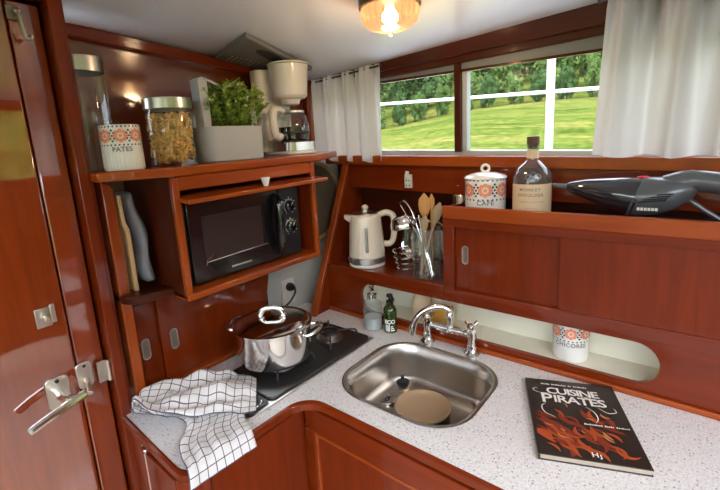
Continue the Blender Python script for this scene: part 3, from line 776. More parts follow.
# things on the open shelf
kt = thing('electric_kettle', 'cream electric kettle with steel base on the niche shelf', 'kettle', (.148, .085, 1.0855))
mk('kettle_base', merge(B().lathe([(0, 0), (.068, 0), (.070, .004), (.068, .012), (0, .012)], (0,0,0), 40)), M_ivory, kt, local=True)
mk('steel_band', B().lathe([(.068, .0125), (.0705, .014), (.070, .036), (.067, .037)], (0,0,0), 40), M_brush, kt, local=True)
a = face_cam(.148, .085)
bd = B(); bd.lathe([(.069, .037), (.069, .05), (.064, .13), (.058, .188), (.056, .194), (.050, .198)], (0,0,0), 40)
dirS = Vector((math.cos(a+R(-88)), math.sin(a+R(-88)), 0))   # towards picture left
dl = Vector((-math.sin(a), math.cos(a), 0)); 
left = -dl if (P_ := 1) else dl
mk('kettle_body', bd, M_kettle, kt, local=True)
lf = Vector((-.80, -.60, 0)).normalized() # picture left
lf = Vector((math.sin(a), -math.cos(a), 0))
if lf.x > 0: lf = -lf
b = B(); rings = []
for d, z0, z1, w in ((.046, .150, .192, .026), (.060, .166, .194, .018), (.080, .182, .196, .008)):
    sd = Vector((-lf.y, lf.x, 0)); c = lf*d
    rings.append([c + sd*(-w) + Vector((0,0,z1)), c + sd*w + Vector((0,0,z1)), c + sd*w*.5 + Vector((0,0,z0)), c - sd*w*.5 + Vector((0,0,z0))])
mk('spout', b.loft(rings), M_kettle, kt, local=True, bev=.002)
rt = -lf
b = B(); hp = catmull([rt*.052+Vector((0,0,.190)), rt*.078+Vector((0,0,.198)), rt*.103+Vector((0,0,.186)), rt*.108+Vector((0,0,.15)), rt*.104+Vector((0,0,.10)), rt*.090+Vector((0,0,.078)), rt*.064+Vector((0,0,.078))], 6)
mk('handle', b.tube(hp, .0115, 12), M_kettle, kt, local=True)
mk('lid', merge(B().lathe([(.050, .197), (.048, .202), (.03, .206), (0, .207)], (0,0,0), 36)), M_brush, kt, local=True)
mk('lid_knob', B().lathe([(.010, .206), (.009, .212), (.013, .219), (.012, .226), (.006, .231), (0, .232)], (0,0,0), 20), M_kettle, kt, local=True)
b = B(); go_ = rrect(-.0065, .0065, .060, .155, .0062, 6)
def gz(u, v, e_): 
    r_ = (.069 - (v-.05)*.0625 if v < .13 else .064 - (v-.13)*.1035) + e_; aa = a + u/.066
    return (r_*math.cos(aa), r_*math.sin(aa), v)
def gdense(sc_): return [(x*sc_, .1075+(y-.1075)*(1-(1-sc_)*.12)) for x, y in go_]
b.loft([[gz(x, y, .0002) for x, y in gdense(1)], [gz(x, y, .0024) for x, y in gdense(.93)], [gz(x, y, .0026) for x, y in gdense(.5)]], cap=False)
b.bm.faces.new([b.bm.verts.new(gz(x, y, .0026)) for x, y in gdense(.5)])
mk('water_gauge', b, plain('grey_gauge', (.30, .28, .26), .25, .5), kt, local=True)
mk('power_cord', B().tube(catmull([lf*.066+Vector((0,0,.008)), lf*.078+Vector((0,.012,.02)), lf*.092+Vector((0,.035,.022)), lf*.095+Vector((0,.07,.005)), lf*.085+Vector((.02,.12,.004))], 6), .0032, 8), M_outlet, kt, local=True)

JX, JY = .418, .068
uj = thing('utensil_jar', 'clear glass jar holding spoons and a ladle on the niche shelf', 'jar', (JX, JY, 1.0855))
mk('jar_glass', B().lathe([(0, .001), (.047, .001), (.051, .004), (.051, .164), (.0525, .168), (.051, .170), (.048, .168), (.048, .008), (0, .006)], (0,0,0), 40), G_jar, uj, local=True)
def spoon(name, label, cat, foot, top, mat, bw, bl, r=.0042, face=None):
    # stick from foot to top with an oval bowl at the top
    f, t = Vector(foot), Vector(top); d = (t-f).normalized(); L_ = (t-f).length
    vd = (CAM - t); n = (vd - d*vd.dot(d)).normalized(); s = d.cross(n)
    b = B(); rings = []
    N = 14
    for i in range(N+1):
        q_ = i/N; p = f + d*(L_*q_)
        bowl = max(0, (L_*q_ - (L_-bl))/bl)
        w = r if bowl <= 0 else max(r*.9, bw*math.sqrt(max(0, 1-(2*bowl-1)**2))*(.85+.15*bowl)) if bowl < 1 else r*.4
        th = r if bowl <= 0 else max(.0022, r*(1-bowl*.6))
        rings.append([p + s*w*math.cos(2*PI*k/10) + n*th*math.sin(2*PI*k/10) for k in range(10)])
    # finer bowl
    o = mk(name, b.loft(rings), mat, None); tag(o, label, cat, 'utensils in the glass jar')
    return o
fz = 1.0945
def AT(dx, dy, z): return (JX+dx, JY+dy, z)
spoon('wooden_spoon', 'broad orange-brown wooden spoon, tallest in the utensil jar', 'spoon', AT(-.01, .012, fz), (.410, .072, 1.372), M_spoon1, .021, .085)
spoon('wooden_spoon', 'long pale spoon leaning right in the utensil jar', 'spoon', AT(-.022, -.004, fz), (.474, .062, 1.345), M_spoon2, .017, .07)
spoon('wooden_spoon', 'short pale wooden spoon in the middle of the utensil jar', 'spoon', AT(-.012, -.018, fz), (.424, .050, 1.300), M_spoon2, .014, .055)
spoon('wooden_spatula', 'narrow brown wooden spatula behind the broad spoon in the jar', 'spatula', AT(.006, .026, fz), (.428, .09, 1.368), M_spoon1, .011, .06)
# ladle hanging over the left rim of the jar, bowl upside down
ldl = thing('ladle', 'steel ladle with upturned round bowl in the utensil jar', 'ladle', AT(.02, .0, fz), group='utensils in the glass jar')
mk('ladle_handle', B().tube(catmull([AT(.026, .004, fz), AT(-.02, .0, 1.22), (.365, .066, 1.31), (.338, .066, 1.342), (.318, .068, 1.335)], 6), [.004]*13+[.005]*6+[.0055]*6, 8, flat=.6), M_steel, ldl)
bw = B(); bw.lathe([(.046, 0), (.045, .012), (.037, .028), (.022, .037), (0, .040), (.0, .037), (.021, .034), (.035, .026), (.043, .011), (.044, .001), (.046, 0)], (0,0,0), 32)
bw.xf(Matrix.Translation((.340, .052, 1.258)) @ Matrix.Rotation(R(-12), 4, 'Y') @ Matrix.Rotation(R(10), 4, 'X'))
mk('ladle_bowl', bw, M_chrome, ldl)
for k, (fx, fy, tx, ty, tz, lab) in enumerate(((.028, -.01, .325, .060, 1.330, 'steel skewer-like utensil handle leaning left beside the ladle'), (.03, -.02, .398, .055, 1.300, 'steel utensil handle crossing the middle of the glass jar'))):
    o = mk('steel_skimmer', B().tube(catmull([AT(fx, fy, fz), AT(fx*.2-.006, fy*.4, 1.18), (tx, ty, tz)], 6), .0034, 8, flat=.7), M_steel, None); tag(o, lab, 'utensil', 'utensils in the glass jar')
# steel tray leaning at the back and wire basket behind the kettle
M = Matrix.Translation((.325, .205, 1.088)) @ Matrix.Rotation(R(-9), 4, 'X')
pr_ = rrect(-.100, .100, .002, .165, .055, 8)
tyt = thing('serving_dish', 'shiny oval steel dish leaning at the back of the niche', 'dish', (.325, .2, 1.0855))
b = B(); b.loft([[(x*.93, 0, (z-.083)*.92+.083) for x, z in pr_], [(x*.80, .012, (z-.083)*.78+.083) for x, z in pr_]], cap=False); b.bm.faces.new([b.bm.verts.new((x*.80, .012, (z-.083)*.78+.083)) for x, z in pr_]); b.xf(M)
mk('dish_face', b, plain('pale_polished_steel', (.80, .84, .78), .16, 1), tyt)
b = B(); b.loft([[(x*.93, -.001, (z-.083)*.92+.083) for x, z in pr_], [(x, -.003, z) for x, z in pr_], [(x*1.005, .001, z) for x, z in pr_], [(x*.82, .016, (z-.083)*.80+.083) for x, z in pr_]], cap=False); b.xf(M)
mk('dish_rim', b, M_chrome, tyt)
wb = thing('wire_basket', 'chrome wire basket standing between the kettle and the utensil jar', 'basket', (.305, .115, 1.0855))
b = B()
for z, r_ in ((.004, .034), (.025, .04), (.045, .045), (.065, .048)):
    b.tube([(r_*math.cos(2*PI*k/24), r_*math.sin(2*PI*k/24), z) for k in range(25)], .0022, 6, cap=False)
mk('basket_rings', b, M_chrome, wb, local=True)
b = B()
for k in range(10):
    a_ = 2*PI*k/10; b.tube([(.034*math.cos(a_), .034*math.sin(a_), .004), (.048*math.cos(a_), .048*math.sin(a_), .066)], .0014, 5)
mk('basket_wires', b, M_chrome, wb, local=True)
st = thing('tea_strainer', 'small steel strainer lying behind the jars by the cupboard end', 'strainer', (.485, .20, 1.0855))
b = B(); b.lathe([(.032, 0), (.036, .10), (.036, .265), (.033, .27)], (0,0,0), 24)
mk('canister_body', b, M_chrome, st, local=True); b = B()
for k in range(3): b.tube([(.030*math.cos(2*PI*i/20), .030*math.sin(2*PI*i/20)*(.6+.2*k), .277+.012*k) for i in range(21)], .003, 6, cap=False)
mk('strainer_rings', b, M_chrome, st, local=True)
st['label'] = 'chrome canister with looped wire top in the niche corner by the cupboard'; st['category'] = 'canister'; st.name = 'steel_canister'
ROOTS[st.name] = Matrix.Translation(st.location)

# outlet on the apron
so = thing('wall_socket', 'small white socket on the wood panel above the kettle', 'socket', (.297, .166, 1.39))
b = B(); b.box(.280, .310, .158, .1675, 1.375, 1.424); b.box(.289, .302, .150, .158, 1.412, 1.436)
mk('socket_plate', b, M_outlet, so, bev=.002)
b = B()
for z in (1.384, 1.402):
    for dx in (-.006, .006): b.box(.295+dx-.002, .295+dx+.002, .1572, .1585, z-.003, z+.003)
mk('socket_hole', b, M_black, so)

# niche things
def canister(name, label, loc, r, h, word, fluted, lid, cut=None):
    t = thing(name, label, 'canister', loc, group='patterned white canisters')
    a0 = face_cam(loc[0], loc[1]); b = B(); rings = []
    n = 72
    zs = [(0, .96), (.004, 1.)] + [(h*k/12, 1.) for k in range(1, 12)] + [(h-.003, 1.), (h, .975)]
    for z, s_ in zs:
        ring = []
        for k in range(n):
            a = 2*PI*k/n; rr = r*s_
            if fluted and .002 < z < h*.45: rr -= .0012*(.5-.5*math.cos(a*36))
            ring.append((rr*math.cos(a), rr*math.sin(a), z))
        rings.append(ring)
    if not lid: rings += [[(r*.93*math.cos(2*PI*k/n), r*.93*math.sin(2*PI*k/n), z) for k in range(n)] for z in (h, h*.5)]
    mk('canister_body', b.loft(rings), M_ceramic, t, local=True)
    # printed band: orange rosettes between rows of black dots
    zc = h*(.745 if lid else .76); hb = h*(.225 if lid else .185); R0 = hb*.90; nros = max(6, int(round(2*PI*r/(R0*2.12)))); step = 2*PI*r/nros
    bo, bb, bw = B(), B(), B()
    for i in range(nros):
        u = (i - nros//2)*step
        for k in range(8):
            aa = PI/4*k; disc(bo, u + R0*.60*math.cos(aa), zc + R0*.60*math.sin(aa), R0*.30, 10)
        for k in range(8):
            aa = PI/4*k+PI/8; disc(bw, u + R0*.34*math.cos(aa), zc + R0*.34*math.sin(aa), R0*.09, 6, .0003)
        disc(bo, u, zc, R0*.24, 10)
        um = u + step/2; q = R0*.24
        for (du, dv) in ((0, 0), (-q, q*1.5), (q, q*1.5), (-q, -q*1.5), (q, -q*1.5), (0, q*2.9), (0, -q*2.9)):
            poly2(bb, [(um+du-q*.75, zc+dv), (um+du, zc+dv-q*.75), (um+du+q*.75, zc+dv), (um+du, zc+dv+q*.75)])
        for k in range(4):
            uu = u - step/2 + step*(k+.5)/4
            for vv in (zc+hb*1.08, zc-hb*1.08): disc(bb, uu, vv, R0*.13, 6)
    for b_ in (bo, bb, bw): wrap(b_, r, (0,0,0), a0)
    mk('rosette_print', bo, M_orange, t, local=True); mk('dot_print', bb, M_ink, t, local=True); mk('petal_print', bw, M_ceramic, t, local=True)
    tx = text_bm(word, h*(.165 if lid else .14), 1.1, .0004)
    for v in tx.bm.verts: v.co.y += h*(.425 if lid else .46)
    mk('lettering', wrap(tx, r, (0,0,0), a0, .0008), M_inkbrown, t, local=True)
    if lid:
        l_ = mk('canister_lid', B().lathe([(r*1.02, h), (r*1.05, h+.002), (r*1.05, h+.005), (r*.9, h+.011), (r*.5, h+.018), (0, h+.021)], (0,0,0), 48), M_ceramic, t, local=True)
        s_ = Vector((-math.sin(a0), math.cos(a0), 0))
        ring = [s_*(.0105*math.cos(2*PI*k/20)) + Vector((0, 0, h+.030+.0105*math.sin(2*PI*k/20))) for k in range(21)]
        mk('lid_knob', merge(B().tube(ring, .0042, 8, cap=False), B().lathe([(.014, h+.017), (.010, h+.021), (0, h+.022)], (0,0,0), 16)), M_ceramic, l_, local=True)
    return t
canister('coffee_canister', 'white patterned canister lettered CAFE, with lid, beside the bottle', (.611, .092, 1.3035), .060, .118, 'CAFE', False, True)
canister('chicory_canister', 'white patterned canister lettered CHICOREE inside the oval niche', (.868, .070, .927), .046, .110, 'CHICOREE', False, False)
b = B(); b.box(.435, .505, .055, .095, .927, .985); o = mk('sponge', b, M_sponge, None, bev=.008, bseg=3); tag(o, 'amber sponge in the oval niche behind the tap', 'sponge')
bt = mk('soap_dish', merge(B().lathe([(0, .927), (.03, .927), (.034, .965), (.031, 1.0), (.02, 1.015), (0, 1.018)], (.385, .085, 0), 24)), M_label, None); tag(bt, 'small tan pot in the oval niche beside the green soap bottle', 'pot')

# whisky bottle
bo = thing('spirits_bottle', 'clear glass bottle with tan label and stopper beside the lidded canister', 'bottle', (.745, .098, 1.3035))
RB = .051
mk('glass_body', B().lathe([(0, .001), (.047, .001), (RB, .006), (RB, .118), (.048, .134), (.038, .150), (.024, .162), (.0165, .170), (.0155, .178), (.0155, .202), (.018, .204), (.018, .212), (.0135, .212)], (0,0,0), 48), G_bottle, bo, local=True)
mk('neck_label', B().lathe([(.0160, .176), (.0162, .176), (.0162, .198), (.0160, .198)], (0,0,0), 32), M_label, bo, local=True)
mk('stopper', B().lathe([(0, .202), (.0125, .202), (.0125, .212), (.0165, .214), (.0165, .234), (.015, .236), (0, .236)], (0,0,0), 28), M_darkcork, bo, local=True)
a0 = face_cam(.745, .098)
b = B(); nn = 30; fr = []
for k in range(nn+1):
    u = -.073 + .146*k/nn; fr.append((u, .010, .107))
for (u0, z0, z1), (u1, _, _) in zip(fr, fr[1:]): poly2(b, [(u0, z0), (u1, z0), (u1, z1), (u0, z1)])
mk('paper_label', wrap(b, RB, (0,0,0), a0, .0005), M_label, bo, local=True, angle=90)
tx = merge(text_bm('MONKEY', .0115, 1.25, .0002).xf(Matrix.Translation((-.006, .092, 0))), text_bm('SHOULDER', .0115, 1.25, .0002).xf(Matrix.Translation((-.004, .077, 0))), text_bm('BLENDED MALT SCOTCH WHISKY', .0042, 1.1).xf(Matrix.Translation((0, .058, 0))), text_bm('BATCH 27', .006, 1.2).xf(Matrix.Translation((0, .040, 0))))
mk('label_lettering', wrap(tx, RB, (0,0,0), a0, .001), M_inkbrown, bo, local=True)
# raised dark emblem on the shoulder: three small animals shown as three climbing forms
b = B()
for k, (u, v, r_) in enumerate(((-.012, .128, .0075), (.002, .134, .008), (.016, .129, .0075), (-.004, .122, .006), (.010, .121, .006))):
    for j in range(7): disc(b, u + r_*math.cos(j*.9)*.8, v + r_*math.sin(j*.9)*.8, r_*.28, 8)
for vv in b.bm.verts:
    z = vv.co.y; rr = RB if z < .118 else RB - (z-.118)/.016*.003 if z < .134 else .048 - (z-.134)/.016*.010
    aa = a0 + vv.co.x/RB; vv.co = Vector(((rr+.0012)*math.cos(aa), (rr+.0012)*math.sin(aa), z))
mk('emblem', b, plain('pewter_emblem', (.25, .25, .27), .3, .9), bo, local=True)

# handheld vacuum
vc = thing('handheld_vacuum', 'dark grey handheld vacuum cleaner on the cupboard top', 'vacuum', (1.0, .10, 1.3035))
def ell(x, y, z, ry, rz, n=24, tilt=0): return [(x + tilt*rz*math.sin(2*PI*k/n), y + ry*math.cos(2*PI*k/n), z + rz*math.sin(2*PI*k/n)) for k in range(n)]
mk('crevice_nozzle', B().loft([ell(.800, .10, 1.405, .010, .005, 16), ell(.82, .10, 1.402, .012, .007, 16), ell(.85, .10, 1.400, .012, .009, 16)]), M_vac, vc, bev=.001)
mk('dust_cup', B().loft([ell(.838, .10, 1.402, .018, .012), ell(.85, .10, 1.400, .024, .018), ell(.88, .10, 1.397, .033, .027), ell(.92, .10, 1.391, .042, .036), ell(.96, .10, 1.386, .047, .043), ell(1.000, .10, 1.380, .049, .049, tilt=.35)]), M_vaccup, vc, angle=60)
mk('motor_body', B().loft([ell(.990, .10, 1.381, .0485, .0485, tilt=.35), ell(1.01, .10, 1.381, .0495, .0490, tilt=.30), ell(1.045, .10, 1.384, .047, .046, tilt=.2), ell(1.075, .10, 1.390, .040, .038, tilt=.1), ell(1.098, .10, 1.399, .026, .024), ell(1.108, .10, 1.405, .014, .013)]), M_vac, vc, angle=60)
mk('handle', B().tube(catmull([(1.05,.10,1.408),(1.09,.10,1.420),(1.13,.10,1.419),(1.17,.10,1.408),(1.205,.10,1.385),(1.225,.10,1.35),(1.225,.10,1.318)], 6), [.026]*8+[.024]*8+[.022]*8+[.021]*13, 16), M_vac, vc)
mk('lower_grip', B().tube(catmull([(1.075,.10,1.382),(1.10,.10,1.372),(1.13,.10,1.350),(1.17,.10,1.325),(1.205,.10,1.318)], 5), .0055, 10), M_vac, vc)
for x, z in ((.985, 1.4285), (1.110, 1.4385)):
    c_ = B(); c_.sphere((0,0,0), 1, seg=14, rings=8); c_.xf(Matrix.Translation((x+.02 if x < 1 else x, .096, z)) @ Matrix.Diagonal((.014, .009, .004, 1)))
    mk('red_button', c_, M_red, vc)
b = B()
for k in range(4): b.tube([(1.0+.012*k, .10-.050+.0005*k, 1.374+.006*k), (1.055+.004*k, .10-.047+.001*k, 1.380+.005*k)], .0018, 6)
mk('air_vents', b, M_black, vc)
b = B()
for k in range(6): poly2(b, [(1.0+.007*k, 1.354), (1.0055+.007*k, 1.354), (1.0055+.007*k, 1.361), (1.0+.007*k, 1.361)])
for v in b.bm.verts: v.co = Vector((v.co.x, .0515, v.co.y))
mk('pale_marking', b, M_outlet, vc)

# ---------------------------------------------------------------- microwave cabinet and long shelf
mc = thing('microwave_cabinet', 'varnished open cabinet with lift-up flap around the black microwave', 'cabinet', (.0, -.42, 1.186))
BL, BR, BX = -.655, -.172, .15
mk('side_panel', B().box(-.119, BX-.012, BL, BL+.014, 1.19, 1.495), WD['z'], mc, bev=.001)  # dark tone puts the cubby's shade into this panel's colour
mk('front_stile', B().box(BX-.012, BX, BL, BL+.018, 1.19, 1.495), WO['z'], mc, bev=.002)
mk('side_panel', B().box(-.119, BX-.012, BR-.014, BR, 1.19, 1.495), W['z'], mc, bev=.001)
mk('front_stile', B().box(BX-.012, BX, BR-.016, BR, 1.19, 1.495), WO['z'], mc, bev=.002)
mk('bottom_board', B().box(-.119, BX+.004, BL, BR, 1.184, 1.201), WO['y'], mc, bev=.004)
mk('top_rail', B().box(BX-.018, BX-.003, BL+.016, BR-.014, 1.462, 1.497), WO['y'], mc, bev=.003)
fl = mk('lift_flap', B().hexa([(-.02, BL+.019, 1.446),(.196, BL+.012, 1.432),(.196, BR+.012, 1.436),(-.02, BR-.017, 1.446),(-.02, BL+.019, 1.457),(.196, BL+.012, 1.443),(.196, BR+.012, 1.447),(-.02, BR-.017, 1.457)]), WO['y'], mc, bev=.002)
mk('flap_knob', B().lathe([(0, 0), (.006, 0), (.008, .006), (.012, .020), (.013, .024), (0, .024)], (.176, -.395, 1.4462), 20), M_whitepaint, fl)
ls = thing('long_shelf', 'long varnished shelf board over the microwave carrying jars', 'shelf', (0, -.4, 1.497))
b = B(); b.prism([(-.199, -.784), (.068, -.784), (BX+.004, BL), (BX+.004, -.15), (.02, .09), (-.10, .118), (-.199, .118)], 1.4975, 1.520)
mk('shelf_board', b, WO['y'], ls, bev=.004)

mw = thing('microwave_oven', 'black microwave oven with round dials inside the varnished cabinet', 'microwave', (0, -.42, 1.2015))
MF = .115
mk('oven_body', B().box(-.11, MF-.012, -.612, -.222, 1.2035, 1.430), M_black, mw, bev=.003)
dv = mk('oven_door', B().box(MF-.011, MF, -.610, -.305, 1.208, 1.427), M_blackgloss, mw, bev=.003)
mk('door_window', B().box(MF, MF+.0012, -.572, -.375, 1.262, 1.385), plain('tinted_window', (.035, .025, .022), .18), dv)
mk('door_trim', merge(B().tube([(MF+.001, -.567, 1.2595),(MF+.001, -.340, 1.2665)], .0016, 6), B().tube([(MF+.001, -.572, 1.252),(MF+.002, -.568, 1.267),(MF+.001, -.545, 1.279)], .0016, 6)), M_steel, dv)
hd = catmull([(MF, -.318, 1.405), (MF+.022, -.322, 1.39), (MF+.030, -.325, 1.32), (MF+.022, -.324, 1.25), (MF, -.320, 1.232)], 6)
mk('door_handle', B().tube(hd, [.009]*6+[.013]*12+[.010]*7, 12), M_blackgloss, dv)
cpn = mk('control_panel', B().box(MF-.011, MF+.001, -.302, -.224, 1.208, 1.427), M_black, mw, bev=.002)
for z in (1.366, 1.300):
    dl_ = mk('dial', B().lathe([(.018, 0), (.017, .010), (.012, .014), (0, .014)], (0,0,0), 24, mat=Matrix.Translation((MF+.001, -.264, z)) @ MX), M_blackgloss, cpn)
    b = B()
    for k in range(11):
        aa = R(-60 + 30*k); ca, sa = math.cos(aa), math.sin(aa); r0, r1 = .0235, .0285 if k % 2 else .0265
        w_ = .0012
        b.faces_from([(MF+.0016, -.264+r0*ca-w_*sa, z+r0*sa+w_*ca), (MF+.0016, -.264+r0*ca+w_*sa, z+r0*sa-w_*ca), (MF+.0016, -.264+r1*ca+w_*sa, z+r1*sa-w_*ca), (MF+.0016, -.264+r1*ca-w_*sa, z+r1*sa+w_*ca)], [(0,1,2,3)])
    b.tube([(MF+.0016, -.264+.0205*math.cos(R(a_)), z+.0205*math.sin(R(a_))) for a_ in range(-50, 231, 14)], .0008, 5)
    b.tube([(MF+.0155, -.264, z+.004), (MF+.0155, -.264+.006, z+.013)], .0008, 5)
    mk('dial_markings', b, M_whiteink, dl_, smooth=False)
mk('nameplate', B().box(MF-.001, MF+.0012, -.495, -.425, 1.226, 1.231), M_steel, mw)

# cubby left of the microwave, lower cabinet with sliding doors
lc = thing('sliding_door_cabinet', 'varnished low cabinet with two sliding doors behind the hob', 'cabinet', (0, -.5, .9))
mk('cabinet_stile', B().prism([(-.764, .902), (-.738, .902), (-.738, 1.475), (-.745, 1.49), (-.764, 1.496)], -.02, .026, 'x'), WO['z'], lc, bev=.003)
mk('base_rail', B().box(-.04, .012, -.738, -.262, .9015, .918), WO['y'], lc, bev=.003)
b = B(); b.prism([(-.118, -.764), (.02, -.764)] + arc(.02, -.70, .064, -90, -40, 5) + [(.095, BL-.001), (-.118, BL-.001)], 1.190, 1.212)
mk('cubby_shelf', b, WD['y'], lc, bev=.004)
mk('top_rail', B().box(-.04, -.006, -.738, -.262, 1.160, 1.184), WD['y'], lc, bev=.002)
e1 = mk('sliding_door', B().box(-.036, -.027, -.737, -.640, .918, 1.165), W['z'], lc)
e2 = mk('sliding_door', B().prism([(-.664, .918), (-.315, .918), (-.262, 1.15), (-.262, 1.180), (-.664, 1.180)], -.022, -.012, 'x'), W['z'], lc, bev=.0015)
pull('recessed_pull', .024, .062, e1, Matrix.Translation((-.027, -.703, 1.025)) @ MX)
pull('recessed_pull', .024, .062, e2, Matrix.Translation((-.012, -.628, 1.030)) @ MX)
mk('end_panel', B().box(-.118, -.023, -.285, -.275, .902, 1.18), WD['z'], lc)

bd = thing('cutting_board', 'thin pale wooden board standing on edge in the left cubby', 'board', (-.0, -.74, 1.2125))
b = B(); b.prism([(-.06, 1.2125), (.020, 1.2125), (.020, 1.36), (.0, 1.385), (.0, 1.463), (-.06, 1.463)], -.7335, -.7245, 'y')
b = B(); b.prism([(-.7265, 1.2125), (-.7175, 1.2125), (-.7165, 1.372), (-.7235, 1.390), (-.7255, 1.460), (-.7335, 1.460), (-.7315, 1.385), (-.7255, 1.370)], -.07, .030, 'x')
mk('board_blank', b, M_bare, bd, bev=.0015)
# grey padded mitt leaning
b = B(); rings = []
for i in range(13):
    t = i/12; yy = -.679 - .018*t - .006*math.sin(t*9); zz = 1.2125 + .008 + .245*t
    th = (.020 + .004*math.sin(t*13))*(1 if .05 < t < .95 else .7); wd = .060 - .018*t
    rings.append([(-.02 + wd*math.cos(2*PI*k/20), yy + th*math.sin(2*PI*k/20)*(.9+.12*math.sin(3*k+i)), zz + .004*math.sin(k*2+i)) for k in range(20)])
o = mk('padded_mitt', b.loft(rings), M_greyfab, None, sub=1, angle=180); tag(o, 'grey quilted oven mitt standing in the left cubby beside the pale board', 'oven mitt')

# socket, plug and cable on the grey wall
s2 = thing('wall_socket', 'double white socket on the grey wall under the microwave', 'socket', (-.12, -.10, .93))
mk('socket_plate', B().prism(rrect(-.137, -.072, .932, 1.032, .006, 4), -.1198, -.108, 'x'), M_outlet, s2, bev=.003)
for z in (1.005, .958):
    mk('socket_well', B().lathe([(.019, 0), (.021, .003), (.018, .0031), (.016, .0006), (0, .0006)], (0,0,0), 24, mat=Matrix.Translation((-.108, -.105, z)) @ MX), M_ivory, s2)
pgm = thing('mains_plug', 'black plug and cable in the white socket under the microwave', 'plug', (-.106, -.105, 1.0))
mk('plug_body', B().lathe([(.016, .0), (.017, .012), (.012, .024), (.006, .034), (0, .034)], (0,0,0), 20, mat=Matrix.Translation((-.1043, -.105, 1.005)) @ MX), M_black, pgm)
mk('cable', B().tube(catmull([(-.072, -.105, 1.004), (-.055, -.118, .995), (-.055, -.150, .965), (-.07, -.19, .95), (-.09, -.235, .98), (-.112, -.24, 1.08), (-.112, -.24, 1.18)], 6), .0038, 8), M_black, pgm)
# round tray
tr = thing('round_tray', 'round dark tray with tan rim hanging beside the microwave cabinet', 'tray', (-.11, .095, 1.14))
M = Matrix.Translation((-.118, .075, 1.318)) @ MX
mk('tray_disc', B().lathe([(0, .004), (.148, .004), (.152, .006), (.152, .0), (0, 0)], (0,0,0), 64, mat=M), M_tray, tr)
mk('tray_rim', B().lathe([(.151, .0), (.162, .006), (.166, .016), (.161, .018), (.152, .009)], (0,0,0), 64, mat=M), M_trayrim, tr)

# ---------------------------------------------------------------- things on the long shelf
SZ = 1.5205
def glass_jar(name, label, x, y, r, h, lid_h):
    t = thing(name, label, 'jar', (x, y, SZ))
    mk('jar_glass', B().lathe([(0, .001), (r*.96, .001), (r, .005), (r, h-lid_h-.012), (r*.94, h-lid_h-.002), (r*.94, h-lid_h)], (0,0,0), 48), G_jar, t, local=True)
    mk('jar_lid', B().lathe([(r*.97, h-lid_h), (r*1.02, h-lid_h+.001), (r*1.02, h-.002), (r*.99, h), (0, h)], (0,0,0), 48), M_brush, t, local=True)
    return t
glass_jar('storage_jar', 'tall empty glass jar with steel lid at the door end of the shelf', -.050, -.742, .052, .268, .036)
canister('pasta_canister', 'white ribbed patterned canister lettered PATES on the long shelf', (.047, -.711, SZ), .0445, .104, 'PATES', True, False)
pj = glass_jar('storage_jar', 'glass jar of yellow pasta with steel lid on the long shelf', .020, -.570, .059, .172, .028)
# fusilli heap (fills the jar)
b = B(); rnd = random.Random(11)
def fusillo(b, M):
    N = 9; rows = []
    for i in range(N):
        t = i/(N-1); a = t*2.2*2*PI; row = []
        for s_ in (-1, -.5, .5, 1):
            row.append(M @ Vector((s_*.0062*math.cos(a), s_*.0062*math.sin(a), (t-.5)*.038)))
        rows.append([b.bm.verts.new(p) for p in row])
    for A, Bq in zip(rows, rows[1:]):
        for k in range(3): b.bm.faces.new((A[k], A[k+1], Bq[k+1], Bq[k]))
for i in range(520):
    rr = .040*math.sqrt(rnd.random()) if i % 3 else rnd.uniform(.036, .046)
    aa = rnd.uniform(0, 2*PI); z = rnd.uniform(.018, .126)
    e_ = Matrix.Rotation(rnd.uniform(0, 2*PI), 4, 'Z') @ Matrix.Rotation(rnd.uniform(0, PI), 4, 'X') @ Matrix.Rotation(rnd.uniform(0, 6), 4, 'Z')
    M = Matrix.Translation((rr*math.cos(aa), rr*math.sin(aa), z)) @ e_
    fusillo(b, M)
for v in b.bm.verts:
    q_ = math.hypot(v.co.x, v.co.y)
    if q_ > .056: v.co.x *= .056/q_; v.co.y *= .056/q_
    v.co.z = min(max(v.co.z, .006), .136)
    v.co += Vector((.020, -.570, SZ))
o = mk('fusilli', b, M_pasta, None, solid=.0014, angle=60); tag(o, 'heap of yellow fusilli filling the glass jar', 'pasta', kind='stuff')

# planter with plant
PX, PY = .045, -.409
pt_ = thing('planter_box', 'grey planter box with tall strap handle on the long shelf', 'planter', (PX, PY, SZ))
rz_ = rrect(-.050, .050, -.096, .096, .028, 6)
b = B(); rings = [[(x*.95, y*.97, 0) for x, y in rz_], [(x, y, .003) for x, y in rz_], [(x*1.02, y*1.01, .094) for x, y in rz_], [(x*1.02, y*1.01, .096) for x, y in rz_], [(x*.95, y*.97, .096) for x, y in rz_], [(x*.94, y*.96, .07) for x, y in rz_]]
b.loft(rings, cap=False); b.bm.faces.new([b.bm.verts.new(p) for p in rings[-1]]); b.bm.faces.new([b.bm.verts.new(p) for p in rings[0]])
mk('planter_shell', b, M_greypot, pt_, local=True)
b = B()
b.hexa([(-.020,-.084,.03),(.020,-.084,.03),(.020,-.064,.03),(-.020,-.064,.03),(-.020,-.092,.220),(.020,-.092,.220),(.020,-.064,.226),(-.020,-.064,.226)])
b.hexa([(-.020,.070,.03),(.020,.070,.03),(.020,.092,.03),(-.020,.092,.03),(-.020,.070,.200),(.020,.070,.200),(.020,.092,.196),(-.020,.092,.196)])
hp = [(-.090,.222),(-.078,.228),(-.05,.220),(0,.200),(.06,.196),(.092,.197)]
b.loft([[(-.020, y, z), (.020, y, z), (.020, y, z-.007), (-.020, y, z-.007)] for y, z in hp])
mk('strap_handle', b, M_greypot, pt_, local=True, bev=.001)
mk('soil', B().prism([(x*.94, y*.955) for x, y in rz_], .071, .082), M_soil, pt_, local=True)
